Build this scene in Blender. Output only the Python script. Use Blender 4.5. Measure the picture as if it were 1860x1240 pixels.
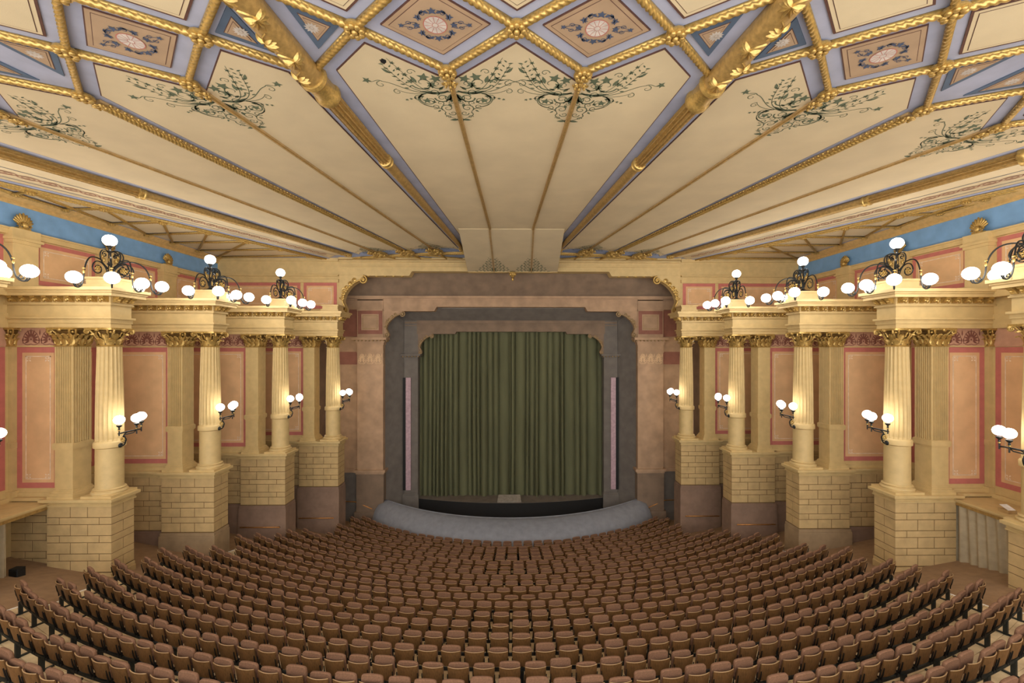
import bpy, math, random
from math import sin, cos, pi, hypot, atan2, radians as rad
from mathutils import Vector, Matrix

S = bpy.context.scene
for o in list(bpy.data.objects):
    bpy.data.objects.remove(o)
rnd = random.Random(7)

# ------------------------------------------------------------------ camera, light, exposure
# units are metres, z = 0 is the eye level of the camera, +y runs to the stage
cam = bpy.data.objects.new('camera', bpy.data.cameras.new('camera'))
S.collection.objects.link(cam)
cam.location = (0.216, 0, 0)
cam.rotation_euler = (pi / 2, 0, -rad(0.817))
cam.data.sensor_width = 36
cam.data.lens = 784.9 / 1860 * 36
cam.data.shift_x = -(945.34 - 930) / 1860
cam.data.shift_y = (634.27 - 620) / 1860
cam.data.clip_end = 200
S.camera = cam
W = bpy.data.worlds.new('world'); S.world = W; W.use_nodes = True
W.node_tree.nodes['Background'].inputs[0].default_value = (1.0, 0.95, 0.88, 1)
W.node_tree.nodes['Background'].inputs[1].default_value = 3.2
S.view_settings.view_transform = 'Standard'
S.view_settings.look = 'None'
S.view_settings.exposure = 0.28
S.view_settings.gamma = 1.0
S.view_settings.use_curve_mapping = False
GLOBE = 11.5        # strength of the glowing lamp globes

# ------------------------------------------------------------------ helpers
def lin(c):
    return tuple((x / 12.92 if x <= 0.04045 else ((x + 0.055) / 1.055) ** 2.4) for x in [v / 255 for v in c])

def mat(name, c, rough=0.7, metal=0.0, amount=0.12, scale=6.0, bump=0.0, bscale=60.0, c2=None, stretch=None, emit=0.0):
    m = bpy.data.materials.new(name); m.use_nodes = True
    nt = m.node_tree; n = nt.nodes; b = n['Principled BSDF']
    b.inputs['Roughness'].default_value = rough
    b.inputs['Metallic'].default_value = metal
    base = lin(c)
    if emit:
        b.inputs['Base Color'].default_value = (*base, 1)
        b.inputs['Emission Color'].default_value = (*base, 1)
        b.inputs['Emission Strength'].default_value = emit
        return m
    tc = n.new('ShaderNodeTexCoord'); mp = n.new('ShaderNodeMapping')
    nt.links.new(tc.outputs['Object'], mp.inputs['Vector'])
    if stretch: mp.inputs['Scale'].default_value = stretch
    nz = n.new('ShaderNodeTexNoise'); nz.inputs['Scale'].default_value = scale; nz.inputs['Detail'].default_value = 5
    nt.links.new(mp.outputs['Vector'], nz.inputs['Vector'])
    rp = n.new('ShaderNodeValToRGB')
    d = lin(c2) if c2 else tuple(x * (1 - amount * 1.6) for x in base)
    u = base if c2 else tuple(min(1, x * (1 + amount)) for x in base)
    rp.color_ramp.elements[0].position = 0.32; rp.color_ramp.elements[0].color = (*d, 1)
    rp.color_ramp.elements[1].position = 0.68; rp.color_ramp.elements[1].color = (*u, 1)
    nt.links.new(nz.outputs['Fac'], rp.inputs['Fac'])
    nt.links.new(rp.outputs['Color'], b.inputs['Base Color'])
    if bump:
        n2 = n.new('ShaderNodeTexNoise'); n2.inputs['Scale'].default_value = bscale; n2.inputs['Detail'].default_value = 3
        nt.links.new(mp.outputs['Vector'], n2.inputs['Vector'])
        bp = n.new('ShaderNodeBump'); bp.inputs['Strength'].default_value = bump; bp.inputs['Distance'].default_value = 0.01
        nt.links.new(n2.outputs['Fac'], bp.inputs['Height']); nt.links.new(bp.outputs['Normal'], b.inputs['Normal'])
    return m

CREAM = mat('cream_plaster', (206, 180, 126), 0.6, 0, 0.06, 3, 0.15, 40)
STONE = mat('painted_stone', (198, 170, 120), 0.75, 0, 0.10, 2.2, 0.25, 30)
JOINT = mat('stone_joint', (120, 96, 60), 0.9)
SOCLE = mat('socle_paint', (142, 116, 98), 0.7, 0, 0.10, 2.5)
SOCLE2 = mat('light_socle_paint', (162, 138, 106), 0.7, 0, 0.10, 2.5)
PINK = mat('salmon_panel', (218, 176, 130), 0.7, 0, 0.07, 1.6)
RED = mat('red_border', (190, 112, 102), 0.7, 0, 0.06, 4)
PALE = mat('pale_line', (226, 204, 178), 0.7)
BAND = mat('palmette_ground', (194, 150, 124), 0.7, 0, 0.06, 4)
MOTIF = mat('palmette_print', (124, 76, 62), 0.8)
GOLD = mat('gilding', (194, 162, 94), 0.32, 0.55, 0.16, 20, 0.2, 50)
OLDGOLD = mat('dull_gilding', (178, 146, 88), 0.45, 0.35, 0.15, 12, 0.2, 50)
IRON = mat('dark_iron', (44, 46, 46), 0.45, 0.5, 0.1, 10)
CORNICE_PAINT = mat('cornice_gold_paint', (206, 172, 112), 0.5, 0.1, 0.1, 8)
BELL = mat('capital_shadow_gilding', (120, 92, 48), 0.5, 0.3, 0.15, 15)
BLUE = mat('blue_frieze_paint', (122, 166, 212), 0.8, 0, 0.07, 2)
FABRIC = mat('ceiling_canvas', (212, 196, 162), 0.85, 0, 0.04, 0.9, 0.25, 90)
FABRIC2 = mat('coffer_tan', (176, 150, 122), 0.85, 0, 0.05, 2, 0.2, 90)
LILAC = mat('lilac_margin', (166, 172, 196), 0.8, 0, 0.06, 2)
DBLUE = mat('slate_blue', (84, 102, 126), 0.8, 0, 0.06, 3)
DLINE = mat('brown_line', (92, 62, 54), 0.8)
VINE = mat('vine_green', (94, 106, 84), 0.8, 0, 0.05, 8)
NAVY = mat('leaf_navy', (72, 84, 110), 0.8)
WHITE = mat('flower_white', (206, 198, 190), 0.8)
RIBW = mat('rib_wood', (186, 156, 108), 0.5, 0.15, 0.1, 5)
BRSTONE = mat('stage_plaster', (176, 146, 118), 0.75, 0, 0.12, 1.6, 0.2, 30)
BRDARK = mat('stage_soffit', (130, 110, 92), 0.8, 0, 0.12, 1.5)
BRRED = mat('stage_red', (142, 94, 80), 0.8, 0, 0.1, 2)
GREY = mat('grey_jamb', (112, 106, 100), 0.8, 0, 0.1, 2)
BRGOLD = mat('stage_gilding', (160, 134, 96), 0.6, 0.1, 0.15, 15)
LIL2 = mat('lilac_strip', (186, 158, 168), 0.6)
BLACK = mat('black_paint', (16, 17, 19), 0.7)
HOOD = mat('hood_grey', (136, 140, 150), 0.55, 0, 0.08, 3, 0.1, 120)
CURT = mat('green_velvet', (98, 100, 72), 0.85, 0, 0.1, 1.2, 0.2, 80, stretch=(1.5, 1.5, 0.25))
GCURT = mat('grey_linen', (176, 162, 134), 0.9, 0, 0.08, 4)
WOODB = mat('seat_wood', (116, 82, 46), 0.5, 0, 0.22, 5, 0.1, 60, stretch=(9, 9, 1.0))
PAD = mat('seat_pad_cloth', (132, 96, 72), 0.85, 0, 0.12, 30, 0.2, 200)
RIM = mat('seat_edge', (172, 140, 100), 0.35, 0, 0.05, 8)
FRAME = mat('seat_iron', (30, 30, 30), 0.5, 0.4)
RAILM = mat('rail_paint', (32, 38, 36), 0.5, 0.1)
BOARD = mat('floor_board', (240, 218, 174), 0.6, 0, 0.1, 1.6, 0.15, 40, c2=(180, 154, 116), stretch=(1.2, 1.2, 1))
AISLE = mat('brown_carpet', (152, 122, 90), 0.95, 0, 0.08, 4, 0.2, 200)
EDGE = mat('white_edge_paint', (240, 236, 228), 0.6)
BRASS = mat('brass', (196, 138, 76), 0.35, 0.6)
STAGEF = mat('stage_floor', (112, 102, 92), 0.75, 0, 0.12, 2)
PROMPT = mat('prompt_box_grey', (150, 142, 132), 0.7)
GLOW = mat('lamp_glass', (255, 248, 238), 0.3, emit=GLOBE)

COL = S.collection

class MB:
    """collects geometry in right-hand-side coordinates; build() mirrors it for s = -1"""
    def __init__(self): self.v = []; self.f = []
    def add(self, vs, fs):
        k = len(self.v); self.v += [tuple(p) for p in vs]; self.f += [tuple(i + k for i in f) for f in fs]; return self
    def box(self, x0, x1, y0, y1, z0, z1):
        return self.add([(x0,y0,z0),(x1,y0,z0),(x1,y1,z0),(x0,y1,z0),(x0,y0,z1),(x1,y0,z1),(x1,y1,z1),(x0,y1,z1)],
                        [(3,2,1,0),(4,5,6,7),(0,1,5,4),(1,2,6,5),(2,3,7,6),(3,0,4,7)])
    def cbox(self, x0, x1, y0, y1, z0, z1, c=0.008):
        """box with its front (-y), top and side edges chamfered"""
        return self.add([(x0,y1,z0),(x1,y1,z0),(x1,y1,z1),(x0,y1,z1),(x0,y0+c,z0),(x1,y0+c,z0),(x1,y0+c,z1),(x0,y0+c,z1),
                         (x0+c,y0,z0+c),(x1-c,y0,z0+c),(x1-c,y0,z1-c),(x0+c,y0,z1-c)],
                        [(0,3,2,1),(4,5,1,0),(5,6,2,1),(6,7,3,2),(7,4,0,3),(4,8,9,5),(5,9,10,6),(6,10,11,7),(7,11,8,4),(8,11,10,9)])
    def poly(self, pts): return self.add(pts, [tuple(range(len(pts)))])
    def prism(self, pts, d):
        """pts: planar 3-D polygon, d: offset vector"""
        n = len(pts); q = [tuple(Vector(p) + Vector(d)) for p in pts]
        return self.add(list(pts) + q, [tuple(range(n))[::-1], tuple(range(n, 2*n))] + [(i, (i+1) % n, n+(i+1) % n, n+i) for i in range(n)])
    def rings(self, rr, closed=True, caps=True):
        """rr: list of rings (equal length) of points"""
        n = len(rr[0]); vs = [p for r in rr for p in r]; fs = []
        for i in range(len(rr) - 1):
            for j in range(n if closed else n - 1):
                a, b = i*n+j, i*n+(j+1) % n
                fs.append((a, b, b+n, a+n))
        if caps and closed:
            fs.append(tuple(range(n))[::-1]); fs.append(tuple(range((len(rr)-1)*n, len(rr)*n)))
        return self.add(vs, fs)
    def lathe(self, prof, n=24, c=(0,0,0), rf=None, caps=True):
        return self.rings([[(c[0] + r*(rf(k/n) if rf else 1)*cos(2*pi*k/n), c[1] + r*(rf(k/n) if rf else 1)*sin(2*pi*k/n), c[2]+z) for k in range(n)] for r, z in prof], True, caps)
    def tube(self, pts, r, n=6, rf=None, caps=True):
        pts = [Vector(p) for p in pts]; rr = []; ref = None
        for i, p in enumerate(pts):
            t = (pts[min(i+1, len(pts)-1)] - pts[max(i-1, 0)])
            if t.length < 1e-9: t = Vector((0,0,1))
            t.normalize()
            if ref is None: ref = Vector((0,0,1)) if abs(t.z) < 0.9 else Vector((1,0,0))
            u = ref - t * ref.dot(t)
            if u.length < 1e-6: u = Vector((1,0,0)) - t * t.x
            u.normalize(); w = t.cross(u); ref = u
            ri = r[i] if isinstance(r, (list, tuple)) else r
            rr.append([tuple(p + (u*cos(2*pi*k/n) + w*sin(2*pi*k/n)) * ri * (rf(i, k/n) if rf else 1)) for k in range(n)])
        return self.rings(rr, True, caps)
    def ball(self, c, rx, ry=None, rz=None, n=12, m=8):
        ry = ry or rx; rz = rz or rx
        return self.rings([[(c[0]+rx*sin(pi*i/m)*cos(2*pi*k/n), c[1]+ry*sin(pi*i/m)*sin(2*pi*k/n), c[2]-rz*cos(pi*i/m)) for k in range(n)] for i in [0.08]+list(range(1, m))+[m-0.08]])
    def mesh(self, name, m, smooth=None, s=1, org=(0,0,0)):
        if s == 1: vs = [(x-org[0], y-org[1], z-org[2]) for x, y, z in self.v]; fs = self.f
        else: vs = [(-x-org[0], y-org[1], z-org[2]) for x, y, z in self.v]; fs = [f[::-1] for f in self.f]
        me = bpy.data.meshes.new(name); me.from_pydata(vs, [], fs); me.materials.append(m)
        if smooth is not None:
            me.shade_smooth()
            if smooth < 180: me.set_sharp_from_angle(angle=rad(smooth))
        return me
    def build(self, name, m, parent=None, s=1, smooth=None):
        org = parent.matrix_basis.translation if parent else (0,0,0)
        if parent and parent.parent: org = org + parent.parent.matrix_basis.translation
        return put(name, self.mesh(name, m, smooth, s, org), parent)

def put(name, me, parent=None, loc=(0,0,0), rot=(0,0,0), sc=(1,1,1)):
    o = bpy.data.objects.new(name, me); COL.objects.link(o)
    o.location = loc; o.rotation_euler = rot; o.scale = sc
    if parent: o.parent = parent
    return o

def thing(name, label, cat, loc=(0,0,0), group=None, rz=0.0):
    o = bpy.data.objects.new(name, None); COL.objects.link(o); o.empty_display_size = 0.1
    o.location = loc; o.rotation_euler = (0,0,rz)
    o['label'] = label; o['category'] = cat; o['kind'] = 'thing'
    if group: o['group'] = group
    return o

def setting(name, label=None):
    o = bpy.data.objects.new(name, None); COL.objects.link(o); o.empty_display_size = 0.1
    o['kind'] = 'structure'
    if label: o['label'] = label
    return o

def stuff(o): o['kind'] = 'stuff'; return o

def ribbon(mb, pts, w0, w1, fn, wm=None):
    """flat tapered stroke through 2-D points, mapped to 3-D by fn(u, v)"""
    n = len(pts); L = []; R = []
    for i, p in enumerate(pts):
        a = pts[max(i-1, 0)]; b = pts[min(i+1, n-1)]
        tx, ty = b[0]-a[0], b[1]-a[1]; l = hypot(tx, ty) or 1
        t = i/(n-1); w = (w0*(1-t) + w1*t) if wm is None else (w0*(1-2*t)+wm*2*t if t < .5 else wm*(2-2*t)+w1*(2*t-1))
        L.append(fn(p[0]-ty/l*w/2, p[1]+tx/l*w/2)); R.append(fn(p[0]+ty/l*w/2, p[1]-tx/l*w/2))
    mb.add(L+R, [(i, i+1, n+i+1, n+i) for i in range(n-1)])

def spiral(cx, cy, r, turns, a0, d=1, n=20, end=0.15):
    return [(cx + r*(1-(1-end)*i/n)*cos(a0+d*turns*2*pi*i/n), cy + r*(1-(1-end)*i/n)*sin(a0+d*turns*2*pi*i/n)) for i in range(n+1)]

def bez(p0, p1, p2, p3, n=12):
    return [tuple((1-t)**3*a + 3*(1-t)**2*t*b + 3*(1-t)*t*t*c + t**3*d for a, b, c, d in zip(p0, p1, p2, p3)) for t in [i/n for i in range(n+1)]]

def blob(mb, pts, fn): mb.add([fn(*p) for p in pts], [tuple(range(len(pts)))])

def ivy(mb, x, y, r, a, fn):
    """five-pointed leaf"""
    pr = [(0,1.0),(.35,.35),(.95,.45),(.5,-.1),(.75,-.8),(0,-.45),(-.75,-.8),(-.5,-.1),(-.95,.45),(-.35,.35)]
    c, s_ = cos(a), sin(a); P = [(x + r*(px*c - py*s_), y + r*(px*s_ + py*c)) for px, py in pr]
    k = [fn(x, y)] + [fn(*p) for p in P]
    mb.add(k, [(0, i+1, (i+1) % 10 + 1) for i in range(10)])

def drop(mb, x, y, l, w, a, fn):
    c, s_ = cos(a), sin(a)
    blob(mb, [(x + px*c*l - py*s_*w, y + px*s_*l + py*c*w) for px, py in [(0,0),(.3,-.5),(.6,-.45),(1,0),(.6,.45),(.3,.5)]], fn)

ORD = ['first','second','third','fourth','fifth','sixth','seventh','eighth','ninth','tenth','eleventh','twelfth','thirteenth','fourteenth','fifteenth',
       'sixteenth','seventeenth','eighteenth','nineteenth','twentieth','twenty-first','twenty-second','twenty-third','twenty-fourth','twenty-fifth',
       'twenty-sixth','twenty-seventh','twenty-eighth','twenty-ninth','thirtieth']
SIDE = {1: 'right', -1: 'left'}

# ------------------------------------------------------------------ key dimensions
HW = 18.0                                     # half width of the hall
XI = [16.10, 14.704, 13.381, 12.023, 10.524]  # column axes, wings from the camera to the stage
YI = [12.80, 16.154, 19.523, 22.803, 25.774]
ZC, ZE = 0.774, 2.20                          # underside and top of the entablature
ZP = -5.33                                    # top of the plinths
ZR = -3.47                                    # column ring
YA, YB, YC = 26.8, 28.7, 30.0                 # the three proscenium frames
ZCEIL = 5.6
NEAR = ['partly cut off by the photo edge', 'nearest in full view', 'second in full view', 'third in full view', 'beside the stage']

# ------------------------------------------------------------------ the room shell
walls = {}
for s in (-1, 1):
    w = walls[s] = setting('wall_' + SIDE[s], 'salmon panelled side wall with cream mouldings and a blue frieze')
    b = MB(); b.box(HW, HW+.4, -2, 31.5, -12.6, 4.38); b.build('wall_body', CREAM, w, s)
    b = MB(); b.box(HW, HW+.4, -2, 31.5, 4.38, 5.9); b.build('blue_frieze', BLUE, w, s)
    b = MB()
    prof = [(0,5.26),(.03,5.26),(.06,5.30),(.06,5.40),(.16,5.44),(.30,5.56),(.34,5.66),(0,5.66)]
    b.rings([[(HW-dx, y, z) for dx, z in prof] for y in (-2, YA)]); b.build('cornice', CORNICE_PAINT, w, s, 30)
    # attic: ledge, base, pilasters, panels
    b = MB(); b.box(HW-.14, HW, -2, YA, 4.14, 4.38); b.box(HW-.2, HW, -2, YA, 4.32, 4.38); b.box(HW-.09, HW, -2, YA, 2.0, 2.42); b.build('attic_ledge', CREAM, w, s)
    for i in range(5):
        b = MB(); y = YI[i]
        b.box(HW-.26, HW, y-.42, y+.42, 2.2, 3.88); b.box(HW-.30, HW, y-.46, y+.46, 3.84, 3.90)
        b.box(HW-.36, HW, y-.52, y+.52, 3.96, 4.06); b.box(HW-.30, HW, y-.46, y+.46, 3.90, 4.38)
        b.build('attic_pilaster', CREAM, w, s)
    ys = [8.6] + YI
    def framed(par, mp, nu0, nu1, nv0, nv1, bw=.2, lab=''):
        """red border, salmon field, pale line with corner flowers; mp(u, v, d) -> 3-D, d = proud of the wall"""
        b = MB(); q = lambda u0, u1, v0, v1, d: b.prism([mp(u0,v0,0), mp(u1,v0,0), mp(u1,v1,0), mp(u0,v1,0)], Vector(mp(0,0,d)) - Vector(mp(0,0,0)))
        q(nu0, nu1, nv0, nv1, .02); b.build('red_border', RED, par, s)
        b = MB(); q(nu0+bw, nu1-bw, nv0+bw, nv1-bw, .032); fld = b.build('salmon_field', PINK, par, s)
        b = MB(); t = .03; e = bw + .12
        for u0, u1, v0, v1 in ((nu0+e, nu1-e, nv0+e, nv0+e+t), (nu0+e, nu1-e, nv1-e-t, nv1-e), (nu0+e, nu0+e+t, nv0+e, nv1-e), (nu1-e-t, nu1-e, nv0+e, nv1-e)):
            q(u0, u1, v0, v1, .037)
        for u in (nu0+e+.12, nu1-e-.12):
            for v in (nv0+e+.12, nv1-e-.12):
                for k in range(4):
                    a = pi/4 + k*pi/2
                    fn = lambda x, y: mp(x, y, .039)
                    blob(b, [(u + .015*cos(a), v + .015*sin(a)), (u + .08*cos(a-.4), v + .08*sin(a-.4)), (u + .11*cos(a), v + .11*sin(a)), (u + .08*cos(a+.4), v + .08*sin(a+.4))], fn)
        b.build('pale_line', PALE, par, s)
    for i in range(5):
        framed(w, lambda u, v, d: (HW-d, u, v), ys[i]+.5, ys[i+1]-.5, 2.46, 4.1, .17)
    framed(w, lambda u, v, d: (HW-d, u, v), YI[4]+.5, YA-.05, 2.46, 4.1, .17)
    # lower zone panels between the wings
    for i in range(5):
        framed(w, lambda u, v, d: (HW-d, u, v), ys[i]+.4, ys[i+1]-.45, -5.03, .08, .2)
    b = MB(); b.box(HW-.12, HW, -2, YA, -5.62, ZP); b.box(HW-.06, HW, -2, YA, -5.9, -5.62); b.build('dado_cap', CREAM, w, s)
    b = MB(); b.box(HW-.1, HW, -2, YA, ZC, 1.3); b.box(HW-.05, HW, -2, YA, 1.3, 1.6); b.box(HW-.4, HW, -2, YA, 1.9, 2.2); b.build('side_entablature', CREAM, w, s)
    b = MB(); b.box(HW-.03, HW, -2, YA, .1, .77); b.build('palmette_band', BAND, w, s)
    SO = SOCLE

wf = setting('wall_front', 'salmon and cream front wall that frames the stage opening')
for s in (-1, 1):
    b = MB(); b.box(10.49, HW, YA, YA+.5, 2.0, 5.9); b.build('wall_body', CREAM, wf, s)
    b = MB(); b.box(10.6, HW, YA-.08, YA, 4.12, 4.30); b.box(10.6, HW, YA-.14, YA, 4.50, 4.58); b.box(10.6, HW, YA-.06, YA, 2.0, 2.42)
    b.box(10.6, HW, YA-.1, YA, 5.42, 5.62); b.build('attic_moulding', CREAM, wf, s)
    for x0, x1 in ((12.95, 17.7), (10.72, 12.75)):
        framed(wf, lambda u, v, d: (u, YA-d, v), x0, x1, 2.5, 4.1, .19)
# the outer (gilt) frame: stepped beam with curled brackets at its corners
def stepped(x_in, x_out, z_hi, z_lo, z_top, n=8):
    """half outline of a beam whose underside steps down towards the side (x >= 0)"""
    r = z_hi - z_lo
    return [(0, z_hi), (x_in, z_hi)] + [(x_in + r*.8*(i/n), z_hi - r*(1-cos(pi*i/n))/2) for i in range(1, n+1)] + [(x_out, z_lo), (x_out, z_top), (0, z_top)]
fr = setting('trim_1', 'cream beam with a stepped underside over the outermost stage frame')
for s in (-1, 1):
    b = MB(); b.prism([(x, YA-.15, z) for x, z in stepped(6.05, 10.49, 4.80, 4.52, 5.62)], (0, .7, 0)); b.build('stepped_beam', CREAM, fr, s, 30)
    b = MB(); b.box(0, 10.49, YA-.22, YA-.15, 5.06, 5.12); b.box(0, 10.49, YA-.28, YA-.15, 5.34, 5.42); b.box(0, 10.49, YA-.35, YA-.15, 5.5, 5.62)
    b.box(8.9, 10.49, YA-.22, YA-.15, 4.5, 4.56); b.build('beam_moulding', CREAM, fr, s)
    b = MB()
    for k in range(5): b.ball((6.7 + .52*k, YA-.05, 4.5), .11, .09, .05, 10, 6)
    b.build('gilt_drop', GOLD, fr, s, 60)

def bracket(x, y0, y1, z_top, z_bot, reach, m_body, m_gold, parent, s):
    """curled corner bracket: hangs below z_top, grows from the jamb at x towards the centre by reach"""
    h = z_top - z_bot
    cur = [(x-reach*1.0, z_top-.04*h)] + bez((x-reach*.95, z_top-.10*h), (x-reach*.55, z_top-.16*h), (x-reach*.22, z_top-.38*h), (x-reach*.14, z_top-.62*h), 10) + bez((x-reach*.14, z_top-.62*h), (x-reach*.10, z_top-.75*h), (x-reach*.30, z_top-.8*h), (x-reach*.26, z_bot+.05*h), 6)
    b = MB(); out = [(x, z_top), (x-reach, z_top)] + cur + [(x-reach*.2, z_bot), (x, z_bot)]
    b.prism([(u, y0, v) for u, v in out], (0, y1-y0, 0)); b.build('bracket', m_body, parent, s)
    b = MB()
    b.tube([(u, y0-.02, v) for u, v in cur[1:]], .05*h/2, 6)
    for cx, cz, r in ((x-reach*.97, z_top-.12*h, .11*h), (x-reach*.17, z_bot+.08*h, .10*h)):
        b.tube([(u, y0-.05, v) for u, v in spiral(cx, cz, r, 1.6, pi/2, 1, 18)], .025*h, 6)
        b.lathe([(.03*h, 0), (.03*h, y1-y0+.06)], 8)   # eye of the scroll (turned below)
        k = 16
        b.v[-k:] = [(cx + p[0], y0-.06 + p[2], cz + p[1]) for p in b.v[-k:]]
    for k in range(6):
        t = k/5; u = x - reach*(.12 + .5*t*t); v = z_top - h*(.58 - .46*t)
        b.tube([(p, y0-.03, q) for p, q in spiral(u, v, .07*h, 1.2, k, 1 if k % 2 else -1, 10)], .014*h, 5)
        b.ball((u, y0-.02, v), .035*h, .02*h, .035*h, 8, 5)
    for k in range(7):
        p = cur[5+k]; b.ball((p[0], y0-.03, p[1]), .035*h, .03*h, .045*h, 8, 5)
    b.build('gilt_scroll', m_gold, parent, s, 60)
for s in (-1, 1):
    t = thing('curled_bracket', 'gilt curled bracket in the upper %s corner of the outermost stage frame' % SIDE[s], 'bracket', (s*10.49, YA, 4.5))
    bracket(10.49, YA-.2, YA+.3, 4.52, 2.18, 1.5, CREAM, GOLD, t, s)

# ------------------------------------------------------------------ wings: plinth, column, pier, entablature
def leaf3(b, base, out, h, w, curl, n=5):
    """acanthus leaf: base point, outward unit vector (2-D), height, width, curl reach"""
    ox, oy = out; tx, ty = -oy, ox; rows = []
    for i in range(n+1):
        t = i/n
        zz = base[2] + h*min(1, t*1.25) - (h*.16 if t == 1 else 0); d = curl*(t**2.2)
        ww = w*(.75 + .5*sin(pi*min(1, t*1.05)))*(1 if t < .8 else .62)*(1 + (.16 if i % 2 else -.1))
        cx, cy = base[0] + ox*d, base[1] + oy*d
        rows.append([(cx - tx*ww/2 - ox*.02, cy - ty*ww/2 - oy*.02, zz - .02), (cx + ox*.025, cy + oy*.025, zz), (cx + tx*ww/2 - ox*.02, cy + ty*ww/2 - oy*.02, zz - .02)])
    b.rings(rows, False, False)

def volutes(b, R, z, r, corners):
    for a in corners:
        ox, oy = cos(a), sin(a)
        for d in (0.13, -0.13):
            tx, ty = cos(a+d), sin(a+d)
            pts = [(tx*(R*.55), ty*(R*.55), z-.26), (tx*(R*.7), ty*(R*.7), z-.10)] + [((R + u)*tx, (R + u)*ty, z + v) for u, v in spiral(0, -.02, r, 1.4, pi*.75, -1, 12)]
            b.tube(pts, [.03]*2 + [.034 - .0014*i for i in range(13)], 5)
        b.ball(((R+.0)*ox, (R+.0)*oy, z-.02), r*.55, r*.55, r*.5, 8, 5)

def col_capital():
    b = MB(); h = .674
    b.lathe([(.36, 0), (.385, .02), (.36, .05), (.33, .06)], 20)
    for k in range(8): a = 2*pi*k/8; leaf3(b, (.325*cos(a), .325*sin(a), .05), (cos(a), sin(a)), .27, .185, .19)
    for k in range(8): a = 2*pi*(k+.5)/8; leaf3(b, (.325*cos(a), .325*sin(a), .12), (cos(a), sin(a)), .37, .16, .22)
    volutes(b, .60, .55, .09, [pi/4 + k*pi/2 for k in range(4)])
    for k in range(4):
        a = k*pi/2; b.ball((.50*cos(a), .50*sin(a), .60), .075, .075, .06, 8, 5)
        for e in (-.35, .35): b.tube([(.42*cos(a+e*.4), .42*sin(a+e*.4), .36)] + [(.46*cos(a+e*.4) , .46*sin(a+e*.4), .46), (.48*cos(a+e*.2), .48*sin(a+e*.2), .52)], .025, 5)
    n = []                                          # abacus with concave sides
    for k in range(4):
        a0 = pi/4 + k*pi/2
        for t in (-.06, .06): n.append((.68*cos(a0+t), .68*sin(a0+t)))
        for t in (.3, .5, .7):
            a = a0 + t*pi/2; r = .50 + .06*abs(t-.5)*2; n.append((r*cos(a), r*sin(a)))
    b.prism([(x, y, .60) for x, y in n], (0, 0, .074))
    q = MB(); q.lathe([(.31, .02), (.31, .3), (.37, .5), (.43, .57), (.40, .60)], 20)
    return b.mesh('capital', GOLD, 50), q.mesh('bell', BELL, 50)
def pier_capital(w, d):
    b = MB(); hw, hd = w/2, d/2
    b.box(-hw-.02, hw+.02, -hd-.02, hd+.02, 0, .05)
    rr = []; c = MB()
    for e, z in ((-.02, .02), (-.02, .35), (.04, .5), (.10, .58), (.06, .6)): rr.append([(-hw-e, -hd-e, z), (hw+e, -hd-e, z), (hw+e, hd+e, z), (-hw-e, hd+e, z)])
    c.rings(rr)
    for sx, L in ((0, w), (1, d)):
        for sg in (-1, 1):
            for k in range(3):
                u = (k-1)*L*.36
                if sx == 0: leaf3(b, (u, sg*hd, .04), (0, sg), .28, .17, .16)
                else: leaf3(b, (sg*hw, u, .04), (sg, 0), .28, .17, .16)
            for k in range(4):
                u = (k-1.5)*L*.32
                if sx == 0: leaf3(b, (u, sg*hd, .10), (0, sg), .38, .14, .20)
                else: leaf3(b, (sg*hw, u, .10), (sg, 0), .38, .14, .20)
            if sx == 0: b.ball((0, sg*(hd+.16), .60), .07, .05, .06, 8, 5)
            else: b.ball((sg*(hw+.16), 0, .60), .05, .07, .06, 8, 5)
    volutes(b, hypot(hw, hd)+.13, .55, .085, [atan2(a*hd, c*hw) for a in (-1, 1) for c in (-1, 1)])
    b.box(-hw-.16, hw+.16, -hd-.16, hd+.16, .60, .674)
    return b.mesh('capital', GOLD, 50), c.mesh('bell', BELL, 50)
PW, PD = .64, .68
(CAPM, BELLM), (PCAPM, PBELLM) = col_capital(), pier_capital(PW, PD)
def flute_shaft(n=20):
    b = MB(); N = n*6
    rf = lambda t: 1 - .085*max(0, sin(pi*((t*n) % 1)*1.0))**.6 if ((t*n) % 1) > .12 else 1
    prof = [(.405, ZR+.11), (.405, ZR+.2), (.398, -2.4), (.380, -1.2), (.352, -.1), (.35, .1)]
    rr = []
    for j, (r, z) in enumerate(prof):
        rr.append([(r*(rf(k/N) if j else 1)*cos(2*pi*k/N), r*(rf(k/N) if j else 1)*sin(2*pi*k/N), z) for k in range(N)])
    b.rings(rr); return b.mesh('fluted_shaft', CREAM)
SHAFT = flute_shaft()
def ring_mesh():
    b = MB(); b.lathe([(.40, ZR-.13), (.46, ZR-.10), (.465, ZR+.06), (.44, ZR+.10), (.42, ZR+.12)], 32); return b.mesh('ring', CREAM, 35)
def drum_mesh():
    b = MB(); b.lathe([(.43, ZP+.24), (.405, ZP+.32), (.40, ZR-.12)], 32); return b.mesh('lower_drum', CREAM, 35)
def base_mesh():
    b = MB(); z = ZP + .08
    b.box(-.54, .54, -.54, .54, ZP, ZP+.08)
    b.lathe([(.52, z)] + [(.47 + .06*cos(a), z + .055 + .055*sin(a)) for a in (-.8, -.3, .3, .8, 1.4)] + [(.455, z+.12), (.45, z+.14)] + [(.43 + .05*cos(a), z + .17 + .03*sin(a)) for a in (-1, 0, 1)] + [(.43, z+.21)], 32)
    return b.mesh('base', CREAM, 35)
RINGM, DRUMM, BASEM = ring_mesh(), drum_mesh(), base_mesh()

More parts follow.
